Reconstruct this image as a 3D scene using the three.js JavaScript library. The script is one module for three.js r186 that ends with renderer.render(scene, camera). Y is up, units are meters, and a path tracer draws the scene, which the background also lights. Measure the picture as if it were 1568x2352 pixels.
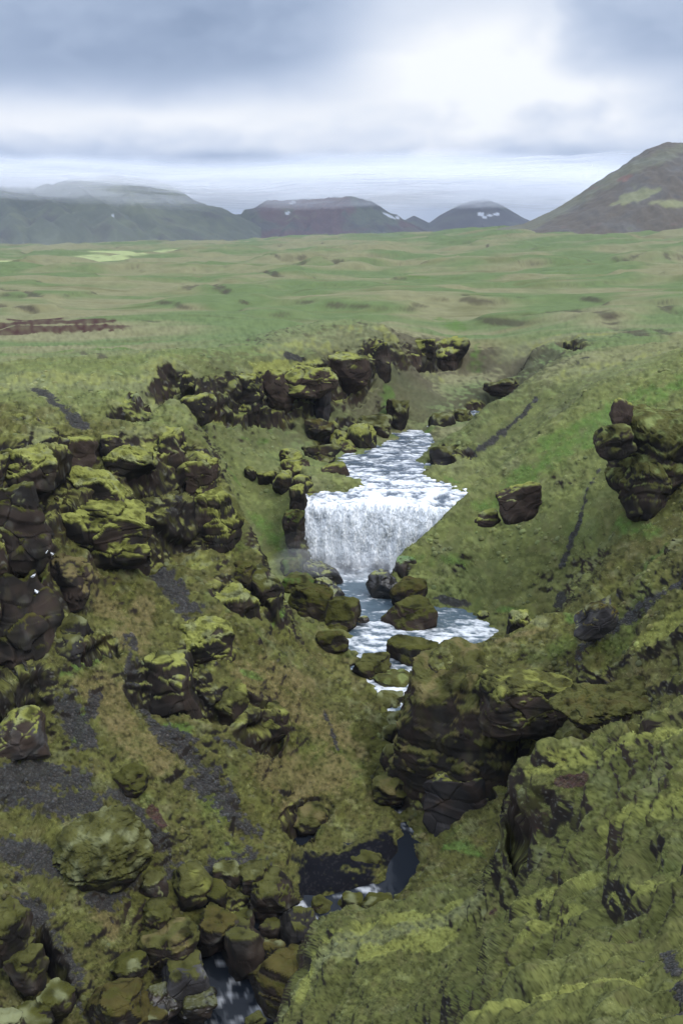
import * as THREE from 'three';
import { mergeVertices } from 'three/addons/utils/BufferGeometryUtils.js';

// ------------------------------------------------------------------ camera
const EYE = 60, PITCH = Math.atan(628 / 2288), FOC = 2288;          // eye height in metres; the survey sketch below is 1568 x 2352 units
const CP = Math.cos(PITCH), SP = Math.sin(PITCH);
const scene = new THREE.Scene();
const camera = new THREE.PerspectiveCamera(2 * Math.atan(1176 / FOC) * 180 / Math.PI, 682 / 1024, 0.5, 30000);
camera.position.set(0, EYE, 0);
camera.lookAt(0, EYE - SP * 100, -CP * 100);

// ------------------------------------------------------------------ exposure, sun behind the overcast
const renderer = new THREE.WebGLRenderer();
renderer.toneMapping = THREE.LinearToneMapping;
renderer.toneMappingExposure = 1.45;
renderer.shadowMap.enabled = true;
const sun = new THREE.DirectionalLight(new THREE.Color(1.0, 0.96, 0.9), 1.1);
sun.position.set(250, 420, 60);
sun.target.position.set(0, 20, -130);
sun.castShadow = true;
sun.shadow.radius = 45;
sun.shadow.mapSize.set(2048, 2048);
Object.assign(sun.shadow.camera, { left: -250, right: 250, top: 250, bottom: -250, near: 10, far: 1200 });
scene.add(sun, sun.target);

// ------------------------------------------------------------------ noise
function rng(seed) { let s = seed | 0; return () => { s = (s + 0x6d2b79f5) | 0; let t = Math.imul(s ^ (s >>> 15), 1 | s); t = (t + Math.imul(t ^ (t >>> 7), 61 | t)) ^ t; return ((t ^ (t >>> 14)) >>> 0) / 4294967296; }; }
const PERM = new Uint8Array(512), GX = new Float32Array(256), GY = new Float32Array(256), GZ = new Float32Array(256);
{
  const r = rng(7), p = [...Array(256).keys()];
  for (let i = 255; i > 0; i--) { const j = Math.floor(r() * (i + 1)); [p[i], p[j]] = [p[j], p[i]]; }
  for (let i = 0; i < 512; i++) PERM[i] = p[i & 255];
  for (let i = 0; i < 256; i++) { const z = r() * 2 - 1, t = r() * 6.2832, q = Math.sqrt(1 - z * z); GX[i] = q * Math.cos(t); GY[i] = q * Math.sin(t); GZ[i] = z; }
}
function noise(x, y, z) {                                            // gradient noise, about -1..1
  const xf = Math.floor(x), yf = Math.floor(y), zf = Math.floor(z), X = xf & 255, Y = yf & 255, Z = zf & 255;
  x -= xf; y -= yf; z -= zf;
  const u = x * x * x * (x * (x * 6 - 15) + 10), v = y * y * y * (y * (y * 6 - 15) + 10), w = z * z * z * (z * (z * 6 - 15) + 10);
  const A = PERM[X] + Y, B = PERM[X + 1] + Y, AA = PERM[A] + Z, AB = PERM[A + 1] + Z, BA = PERM[B] + Z, BB = PERM[B + 1] + Z;
  let h = PERM[AA]; const a = GX[h] * x + GY[h] * y + GZ[h] * z;
  h = PERM[BA]; const b = GX[h] * (x - 1) + GY[h] * y + GZ[h] * z;
  h = PERM[AB]; const c = GX[h] * x + GY[h] * (y - 1) + GZ[h] * z;
  h = PERM[BB]; const d = GX[h] * (x - 1) + GY[h] * (y - 1) + GZ[h] * z;
  h = PERM[AA + 1]; const e = GX[h] * x + GY[h] * y + GZ[h] * (z - 1);
  h = PERM[BA + 1]; const f = GX[h] * (x - 1) + GY[h] * y + GZ[h] * (z - 1);
  h = PERM[AB + 1]; const g = GX[h] * x + GY[h] * (y - 1) + GZ[h] * (z - 1);
  h = PERM[BB + 1]; const i = GX[h] * (x - 1) + GY[h] * (y - 1) + GZ[h] * (z - 1);
  const m = a + u * (b - a) + v * (c + u * (d - c) - a - u * (b - a)), n = e + u * (f - e) + v * (g + u * (i - g) - e - u * (f - e));
  return (m + w * (n - m)) * 1.6;
}
function fbm(x, y, z, oct) { let s = 0, a = 0.5, t = 0; for (let o = 0; o < oct; o++) { s += a * noise(x, y, z); t += a; x = x * 2.03 + 17.1; y = y * 2.03 + 5.3; z = z * 2.03 + 31.7; a *= 0.5; } return s / t; }
function ridged(x, y, z, oct) { let s = 0, a = 0.5, t = 0; for (let o = 0; o < oct; o++) { s += a * (1 - 2 * Math.abs(noise(x, y, z))); t += a; x = x * 2.07 + 11.1; y = y * 2.07 + 3.3; z = z * 2.07 + 7.7; a *= 0.5; } return s / t; }
let W2 = 0, WID = 0;                                                 // second distance and cell hash of the last worley() call
function worley(x, y, z) {
  const xf = Math.floor(x), yf = Math.floor(y), zf = Math.floor(z);
  let f1 = 9, f2 = 9, id = 0;
  for (let k = -1; k <= 1; k++) for (let j = -1; j <= 1; j++) for (let i = -1; i <= 1; i++) {
    const h = PERM[PERM[PERM[(xf + i) & 255] + ((yf + j) & 255)] + ((zf + k) & 255)];
    const dx = i + 0.5 + 0.85 * (PERM[h] / 255 - 0.5) - (x - xf), dy = j + 0.5 + 0.85 * (PERM[h + 85] / 255 - 0.5) - (y - yf), dz = k + 0.5 + 0.85 * (PERM[h + 170] / 255 - 0.5) - (z - zf);
    const d = dx * dx + dy * dy + dz * dz;
    if (d < f1) { f2 = f1; f1 = d; id = h; } else if (d < f2) f2 = d;
  }
  W2 = Math.sqrt(f2); WID = PERM[id + 33] / 255;
  return Math.sqrt(f1);
}
const clamp = (x, a = 0, b = 1) => x < a ? a : x > b ? b : x, lerp = (a, b, t) => a + (b - a) * t;
const smooth = (a, b, x) => { const t = clamp((x - a) / (b - a)); return t * t * (3 - 2 * t); };
const gauss = (x, s) => Math.exp(-x * x / (2 * s * s));

// ------------------------------------------------------------------ sky: air and a broken overcast, computed
{
  const W = 2048, H = 1024, data = new Float32Array(W * H * 4);
  for (let row = 0; row < H; row++) {
    const el = ((row + 0.5) / H - 0.5) * 180, e = Math.max(el, 0.0), er = e * Math.PI / 180;
    for (let col = 0; col < W; col++) {
      const k = (row * W + col) * 4;
      if (el < -1 && col) { for (let c = 0; c < 4; c++) data[k + c] = data[k - col * 4 + c]; continue; }
      const az = ((col + 0.5) / W - 0.5) * 2 * Math.PI;               // atan2(z, x); the camera looks along -z, az = -pi/2
      const dx = Math.cos(az), dz = Math.sin(az);
      let th = az + Math.PI / 2; if (th > Math.PI) th -= 2 * Math.PI;
      const A = th * 180 / Math.PI;                                   // degrees right of the view
      // cloud decks: noise on a flat sheet, compressed towards the horizon
      const t = 1 / (Math.sin(er) + 0.09), px = dx * t, pz = dz * t;
      const big = fbm(px * 0.34 + 3.1, 1.7, pz * 0.34 + 9.2, 4), fine = fbm(px * 1.3, 7.7, pz * 1.3, 4), wisp = fbm(dx * 10, e * 0.5, dz * 10 + 4, 5), curl = fbm(dx * 22 + 2 * wisp, e * 0.9 + wisp, dz * 22, 5);
      let l = 0.5 + 0.13 * big + 0.06 * fine + 0.07 * wisp + 0.06 * curl;
      // the decks that the photograph shows ahead
      const ah = gauss(A, 34), wob = 1.5 * wisp + 0.5 * fine + 0.8 * curl;
      l += ah * (0.26 * gauss(A - 7.5 - wob * 2.4, 4.2) * gauss(e - 8.8 + wob, 1.9) + 0.1 * gauss(A - 2 - wob, 7) * gauss(e - 7.0 + wob, 1.4));
      l -= ah * 0.2 * smooth(6.2, 9.4, e + wob * 0.7 + (A + 4) * -0.05) * smooth(3.8, -4.5, A + wob) * smooth(30, 14, e);
      l -= ah * 0.16 * smooth(10.0, 12.5, A + wob * 2) * smooth(7.6, 9.2, e + wob * 0.6) * smooth(30, 14, e);
      l += ah * 0.2 * gauss(e - 5.7 + 0.02 * A + wob * 0.4, 0.95) * smooth(5, -8, A + wob);
      l -= ah * 0.15 * gauss(e - 3.75 + wob * 0.3, 0.7) + ah * 0.08 * gauss(e - 2.5, 0.8) * smooth(0, -9, A);
      l += ah * 0.22 * gauss(e - 2.75 + wob * 0.25, 0.5) * smooth(-8, 1, A);
      l -= ah * 0.13 * gauss(e - 3.0 + wob * 0.2, 0.9) * smooth(2, -6, A);
      l = clamp(l, 0.26, 0.72);
      const w = clamp((l - 0.26) / 0.42), up = 1 + 1.7 * Math.sin(er) * smooth(10, 60, e);   // an overcast sky is brighter overhead
      data[k] = l * lerp(0.73, 0.975, w) * up; data[k + 1] = l * lerp(0.95, 1.005, w) * up; data[k + 2] = l * lerp(1.36, 1.05, w) * up; data[k + 3] = 1;
    }
  }
  const sky = new THREE.DataTexture(data, W, H, THREE.RGBAFormat, THREE.FloatType);
  sky.mapping = THREE.EquirectangularReflectionMapping; sky.magFilter = THREE.LinearFilter; sky.needsUpdate = true;
  scene.background = sky; scene.environment = sky;
}

// ------------------------------------------------------------------ survey of the valley: spot heights along ridges, banks and cliffs
// [u, v, d]: a point sighted at u, v of the 1568 x 2352 sketch, d metres ahead; it becomes a place on the ground (a = x / d, height over the eye)
function sight(u, v, d) { const yc = (1176 - v) / FOC, f = CP + yc * SP; return { a: (u - 784) / FOC / f, d, y: d * (yc * CP - SP) / f }; }
function level(u, d, y) { return { a: (u - 784) / FOC * (CP - SP * y / d), d, y }; }   // a point out of sight, of known height
const spots = [];
function line(...p) {
  const q = p.map((s) => s.a !== undefined ? s : sight(...s));
  spots.push(q[0]);
  for (let i = 1; i < q.length; i++) {
    const A = q[i - 1], B = q[i], la = Math.log(A.d), lb = Math.log(B.d), n = Math.max(1, Math.round(Math.hypot(B.a - A.a, lb - la) / 0.035));
    for (let k = 1; k <= n; k++) spots.push({ a: lerp(A.a, B.a, k / n), d: Math.exp(lerp(la, lb, k / n)), y: lerp(A.y, B.y, k / n) });
  }
}
const dots = (...p) => p.forEach((s) => spots.push(s.a !== undefined ? s : sight(...s)));
// beds of the river (under water)
line(level(1180, 240, -37.6), level(1090, 222, -38.6), level(1000, 207, -39.8), level(940, 195, -40.4), level(900, 175, -41), level(890, 160, -41.6));
line(level(800, 172, -41), level(940, 172, -41));
line(level(840, 151, -53), level(830, 140, -53.4), level(850, 128, -53.6), level(870, 118, -53.8), level(905, 111, -54), level(925, 103, -55.5), level(935, 96, -58), level(925, 88, -58.2), level(945, 83, -57.8), level(900, 78, -58.3), level(740, 75, -59.2), level(620, 71, -60.2), level(540, 65, -61.4), level(480, 60, -62.5), level(420, 50, -64));
line(level(760, 151, -52.8), level(880, 151, -52.8)); line(level(1000, 131, -53), level(1100, 127, -53)); line(level(900, 131, -53.4), level(1000, 126, -53.2));
line(level(715, 81, -56.2), level(800, 83, -56.2), level(895, 84.5, -56.2)); line(level(750, 78, -56.3), level(870, 80, -56.3)); line(level(860, 87, -56.2), level(905, 87.5, -56.2));
line(level(1060, 119, -52.6), level(1240, 122, -52.6));
// rims of the upper river
line([735, 1097, 163], [790, 1057, 180], [862, 1042, 185], [872, 1018, 193], [905, 1008, 197.5], level(985, 205, -37.8));
line([992, 1078, 169], level(1012, 183, -38), level(1040, 206, -37.5));
line([715, 1120, 157], [688, 1165, 151.5], [694, 1215, 151]); line([700, 1255, 150], [706, 1300, 149.5]);
// rock step that carries the fall
line(level(700, 155.4, -41.4), level(790, 155.6, -41.6), level(900, 155.6, -41.6), level(1000, 155, -41.5), level(1075, 154, -41.2));
line(level(700, 153.6, -52), level(790, 153.8, -53), level(900, 153.8, -53), level(960, 153, -52.6));
line([1068, 1138, 153], [1030, 1110, 162]);
// banks of the lower river
line([752, 1312, 149], [745, 1345, 141], [748, 1400, 132], [780, 1455, 124.5], [812, 1492, 118.5], [868, 1530, 114]);
line([905, 1308, 144], [900, 1345, 139.5], [985, 1378, 136.5], [1080, 1393, 134], [1165, 1437, 126]); line([1170, 1450, 122], [1210, 1432, 119]);
line([888, 1600, 109], level(905, 103, -54.2), level(915, 97, -55.2), [900, 1855, 90.5], [800, 1925, 86], [695, 2003, 80.5], [672, 2060, 77], [600, 2150, 74], [490, 2255, 68.5], [420, 2345, 65.5], level(340, 60, -58.5));
line([966, 1930, 86.3], [958, 1995, 80.6], [925, 2040, 78.2], level(880, 74, -56.3), level(760, 68, -57.2), level(690, 64, -57.8), level(630, 60, -58.5), level(560, 50, -60));
// left bank and slope of the near gorge
line([700, 1500, 112.5], [760, 1540, 111], [830, 1580, 108.5], [880, 1650, 102], [905, 1740, 97]);
dots([750, 1650, 97], [830, 1760, 93.5], [850, 1850, 90], [700, 1800, 90], [600, 1600, 92], [650, 1720, 91.5], [500, 1700, 86], [600, 1850, 84.5], [650, 1950, 81.5], [480, 1820, 82], [480, 1950, 77.5], [560, 2050, 75.5], [440, 2080, 73.5], [380, 2200, 69.5], [300, 1900, 75.5], [300, 2050, 71], [250, 2200, 67], [330, 2320, 65]);
dots([0, 2345, 61.5], [100, 2000, 70.5], [40, 1850, 75], [100, 1800, 77.5], [150, 2150, 66.5], [150, 2340, 62.5], [300, 1700, 83], [200, 1560, 86], [220, 1720, 81]);
dots(level(60, 40, -55), level(300, 30, -48), level(620, 30, -40), level(700, 15, -18), level(300, 14, -22), level(1000, 8, -8), level(-200, 60, -54), level(784, 5, -8), level(300, 5, -9), level(1300, 5, -7), level(1500, 7.5, -8.4), level(1800, 7.5, -8.2));
// bird cliff and crags of the left wall
line([-160, 1700, 75], [40, 1722, 79], [110, 1700, 81]); line([-160, 1560, 78], [30, 1560, 82.5], [100, 1500, 85]); line([-160, 1280, 84], [40, 1290, 88], [120, 1300, 91]); line([-160, 1150, 87], [30, 1150, 90.5]);
line([-160, 1035, 92], [0, 1040, 96], [60, 1035, 98], [140, 1030, 102]);
dots([150, 1200, 97], [150, 1400, 91], [230, 1480, 88.5], [240, 1350, 96], [250, 1200, 102], [230, 1260, 98], [250, 1100, 108], [350, 1050, 114], [350, 1200, 108], [350, 1330, 102], [330, 1450, 94], [400, 1250, 107], [420, 1120, 115], [430, 1400, 99], [460, 1500, 93.5], [400, 1560, 89], [520, 1560, 92.5], [400, 1650, 86], [200, 950, 126], [200, 1010, 113], [420, 1000, 122]);
line([455, 985, 142], [490, 1040, 128], [503, 1075, 122], [535, 1135, 118.5], [540, 1260, 113.5], [600, 1310, 111], [638, 1352, 109.5], [600, 1400, 106], [620, 1465, 107]);
dots([560, 1340, 109], [560, 1440, 100], [480, 1330, 105], [470, 1220, 112]);
line(level(470, 152, -33), level(510, 142, -38), level(560, 137, -45.5), level(610, 129, -47.5), [665, 1400, 128], [690, 1450, 121]);
// rim terrace left
dots([0, 960, 113], [100, 890, 151], [0, 830, 192], [150, 912, 141], [300, 900, 151], [300, 960, 128], [430, 868, 170], [400, 820, 207], [0, 770, 258], [300, 770, 257], [600, 760, 268], [550, 812, 212], [0, 900, 140], [-160, 900, 140], [-160, 800, 215], [750, 770, 255], [250, 830, 195]);
// cliff band: brink, then foot
line([420, 897, 166], [500, 872, 178], [560, 852, 187], [640, 850, 193], [740, 828, 199], [775, 800, 209], [835, 800, 213], [880, 784, 219], [960, 785, 240], [1020, 772, 256], [1052, 785, 258]);
line([440, 955, 160], [497, 985, 172.5], [570, 1000, 179.5], [650, 990, 186], [740, 960, 193.5], [795, 930, 202], [850, 905, 207.5], [888, 872, 215], [950, 853, 233], [1040, 842, 249], [1062, 835, 252]);
dots([560, 1130, 163], [600, 1200, 156.5], [570, 1270, 149], [640, 1080, 168], [640, 1230, 152.5], [660, 1290, 149], [640, 1340, 140], [700, 1040, 181], [880, 960, 207], [985, 900, 224], [930, 920, 214], [1060, 950, 217], [1000, 975, 206], [1020, 870, 236], [1110, 905, 230], [1080, 850, 252], [1090, 780, 292]);
dots(level(520, 300, -23.5), level(1000, 372, -26.5), level(1040, 320, -27.2), [900, 740, 300]);
// gorge going on upstream, the dome beyond it
line([1120, 895, 232], [1160, 905, 228], [1195, 890, 228]); line([1110, 850, 240], [1150, 868, 232], [1200, 858, 230]);
dots([1200, 815, 240], [1130, 790, 256], [1160, 765, 266], [1250, 745, 270], [1330, 770, 248], [1400, 760, 250], [1320, 722, 302], [1568, 718, 295], [1450, 740, 280], [1320, 792, 219], [1750, 740, 290]);
// first spur right
line([990, 1078, 172], [1004, 1022, 178], [1060, 985, 180], [1130, 925, 182], [1210, 870, 188], [1320, 815, 194], [1450, 800, 200], [1568, 778, 208], [1750, 760, 211]);
line(level(1070, 190, -37), level(1150, 198, -35), level(1220, 205, -27.5), level(1320, 204, -22.4), level(1450, 225, -21.4));
dots([1150, 1030, 171], [1100, 1070, 167], [1250, 930, 175], [1040, 1075, 167], [1350, 860, 178], [1480, 822, 183]);
line(level(1090, 157, -39.2), level(1175, 160, -34.2), level(1265, 163, -29), level(1360, 166, -23.4), level(1470, 171, -20.8));
// second spur right
line([907, 1305, 144.5], [925, 1260, 145], [988, 1207, 146], [1080, 1130, 149], [1160, 1060, 152], [1250, 980, 155], [1350, 905, 158], [1450, 855, 163], [1568, 806, 170], [1750, 760, 174]);
dots([1250, 1250, 133], [1400, 1150, 129], [1500, 1000, 137], [1568, 900, 148], [1400, 1000, 145], [1200, 1150, 142], [1100, 1250, 140], [1000, 1300, 141], [1200, 1350, 129], [1400, 1300, 113], [1440, 1370, 105], [1300, 1400, 117], [1568, 1200, 110], [1500, 1250, 111], [1700, 1150, 108], [1300, 1080, 142], [1470, 1120, 124]);
// third spur right, the giant crag
line([940, 1560, 94.5], [1000, 1500, 95.5], [1080, 1490, 98], [1170, 1452, 99], [1245, 1412, 99], [1320, 1440, 96], [1430, 1370, 91], [1568, 1272, 88.5], [1750, 1180, 85]);
line(level(985, 104, -50), level(1090, 108, -50.5), level(1200, 110, -48), level(1300, 107, -43.5), level(1380, 105, -40), level(1480, 102, -35.5), level(1568, 99, -32));
line([965, 1600, 92.5], [1100, 1562, 92.5], [1230, 1560, 91], [1300, 1590, 88.5], [1340, 1610, 85.5], [1500, 1630, 75], [1600, 1590, 70]);
line([1000, 1720, 91], [1100, 1690, 91], [1220, 1680, 90.5], [1350, 1680, 85.5], [1500, 1690, 75.5]);
line([985, 1850, 88.5], [1010, 1920, 85.5], [1100, 1900, 82], [1140, 1960, 78]);
dots([1450, 1500, 83.5], [1568, 1450, 79], [1568, 1550, 73.5], [1380, 1540, 87], [1250, 1480, 95], [1130, 1520, 93.5], [1200, 1780, 86], [1060, 1960, 79.5], [1010, 1990, 78], [980, 2040, 74], level(1300, 63, -42), level(1500, 54, -34), level(1200, 68, -45.5), level(1120, 62, -44), level(1600, 49, -29), [1300, 1520, 92], [1500, 1400, 86]);
// fourth spur right, under the camera's feet
line([1185, 1800, 45.5], [1240, 1726, 44.5], [1330, 1715, 43.5], [1400, 1690, 42.5], [1480, 1655, 40.5], [1568, 1640, 38.5], [1750, 1600, 36]);
line([1140, 1960, 46.5], [1110, 2010, 50.5], [1000, 2050, 50.5], [940, 2070, 50.5], [830, 2105, 51], [740, 2130, 51.2], [718, 2200, 49.5], [650, 2320, 47], [620, 2420, 44]);
line(level(1140, 58, -44), level(1000, 60, -48), level(860, 60, -50.5), level(730, 58, -52), level(640, 53, -53));
line([1165, 1850, 44.8], [1150, 1950, 45.2]); line([1210, 1830, 43], [1200, 1940, 43]);
dots([900, 2200, 43], [1000, 2340, 35], [800, 2300, 42], [1200, 2020, 42], [1100, 2120, 43], [1300, 1850, 41.5], [1450, 1800, 37.5], [1568, 1750, 34.5], [1400, 2000, 34], [1568, 1950, 28.5], [1100, 2300, 29.5], [1300, 1980, 37]);
line([1150, 2230, 31.5], [1186, 2156, 32.5], [1221, 2104, 32.5], [1296, 2082, 31.5], [1406, 2051, 29], [1568, 2007, 26], [1750, 1950, 23]);
line([1180, 2270, 29.5], [1215, 2225, 30.2], [1300, 2178, 28.8], [1400, 2150, 26.2], [1568, 2105, 23]);
line([1215, 2050, 38.5], [1280, 1995, 37], [1350, 1965, 36], [1450, 1925, 33.5], [1568, 1880, 31]); line([1260, 2050, 35.8], [1340, 2015, 35], [1450, 1980, 32]);
line([1060, 2345, 16.6], [1140, 2308, 16.8], [1280, 2238, 16.8], [1400, 2226, 16], [1568, 2200, 14.8], [1750, 2180, 14]);
line(level(1000, 24, -24), level(1150, 24, -22.5), level(1290, 23, -20.3), level(1420, 20.5, -17.4), level(1568, 18, -14.2));
dots([1300, 2345, 13.3], [1568, 2345, 11.2], [1450, 2280, 13.8]);
// the plain
dots([0, 700, 395], [0, 640, 650], [0, 600, 1120], [0, 572, 2300], [784, 700, 395], [784, 640, 640], [784, 600, 1070], [784, 562, 2000], [1568, 690, 350], [1568, 640, 530], [1568, 600, 860], [1568, 560, 1300], [1568, 522, 1800], [1200, 522, 2100], [1200, 600, 900], [1200, 660, 480], [400, 600, 1100], [400, 565, 2500], [600, 548, 2900], [900, 540, 2700], level(-250, 400, -24.5), level(-250, 2500, -21), level(1850, 400, -20), level(1850, 1700, 22), level(400, 3300, -16), level(1200, 3000, 24), level(1850, 3000, 30));

// ------------------------------------------------------------------ base height: radial interpolation of the spots over (x / d, ln d)
const N = spots.length, QMIN = Math.log(4), QMAX = Math.log(3200), AMAX = 0.52, NA = 321, NQ = 1000;
const base = new Float32Array(NA * NQ);
{
  const C = 0.006, qs = spots.map((s) => Math.log(s.d)), M = N + 3, m = Array.from({ length: M }, () => new Float64Array(M + 1));
  for (let i = 0; i < N; i++) {
    for (let j = 0; j < N; j++) m[i][j] = Math.hypot(spots[i].a - spots[j].a, qs[i] - qs[j], C);
    m[i][i] -= 0.002;
    [1, spots[i].a, qs[i]].forEach((p, k) => { m[i][N + k] = p; m[N + k][i] = p; });
    m[i][M] = spots[i].y;
  }
  for (let c = 0; c < M; c++) {
    let p = c; for (let r = c + 1; r < M; r++) if (Math.abs(m[r][c]) > Math.abs(m[p][c])) p = r;
    [m[c], m[p]] = [m[p], m[c]];
    for (let r = c + 1; r < M; r++) { const f = m[r][c] / m[c][c]; if (f) { const R = m[r], P = m[c]; for (let k = c; k <= M; k++) R[k] -= f * P[k]; } }
  }
  const w = new Float64Array(M);
  for (let r = M - 1; r >= 0; r--) { let s = m[r][M]; for (let k = r + 1; k < M; k++) s -= m[r][k] * w[k]; w[r] = s / m[r][r]; }
  for (let j = 0; j < NQ; j++) for (let i = 0; i < NA; i++) {
    const a = (i / (NA - 1) * 2 - 1) * AMAX, q = lerp(QMIN, QMAX, j / (NQ - 1));
    let s = w[N] + w[N + 1] * a + w[N + 2] * q;
    for (let k = 0; k < N; k++) { const da = a - spots[k].a, dq = q - qs[k]; s += w[k] * Math.sqrt(da * da + dq * dq + C * C); }
    base[j * NA + i] = s;
  }
}
function ground(x, d) {                                              // base height relative to the eye, at x, d metres ahead
  const fa = clamp((x / d / AMAX + 1) / 2 * (NA - 1), 0, NA - 1.001), fq = clamp((Math.log(d) - QMIN) / (QMAX - QMIN) * (NQ - 1), 0, NQ - 1.001), i = fa | 0, j = fq | 0, s = fa - i, t = fq - j, k = j * NA + i;
  return lerp(lerp(base[k], base[k + 1], s), lerp(base[k + NA], base[k + NA + 1], s), t);
}
function hit(u, v) {                                                 // where a sight line meets the base ground
  const yc = (1176 - v) / FOC, f = CP + yc * SP, a = (u - 784) / FOC / f, s = (yc * CP - SP) / f;
  for (let d = 8, p = 8; d < 3100; p = d, d *= 1.004) if (ground(a * d, d) > s * d) { for (let k = 0; k < 12; k++) { const m = (p + d) / 2; if (ground(a * m, m) > s * m) d = m; else p = m; } return [a * d, s * d, d]; }
  return [a * 3000, s * 3000, 3000];
}

// ------------------------------------------------------------------ what covers the ground: strokes along sighted lines, [kind, half width, u, v, u, v ...]
const KINDS = ['scree', 'red', 'tan', 'green', 'moss', 'rock', 'sand', 'pale', 'hag', 'smooth', 'heath'], strokes = KINDS.map(() => []);
function stroke(kind, r, ...uv) {
  const p = []; for (let i = 0; i < uv.length; i += 2) p.push(hit(uv[i], uv[i + 1]));
  for (let i = 0; i < p.length; i++) { if (i === p.length - 1 && i > 0) break; const A = p[i], B = p[Math.min(i + 1, p.length - 1)], ra = r * A[2] / FOC, rb = r * B[2] / FOC; strokes[KINDS.indexOf(kind)].push({ A, B, ra, rb, cx: (A[0] + B[0]) / 2, cy: (A[1] + B[1]) / 2, cz: (A[2] + B[2]) / 2, R: Math.hypot(A[0] - B[0], A[1] - B[1], A[2] - B[2]) / 2 + 1.9 * Math.max(ra, rb) }); }
}
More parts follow.
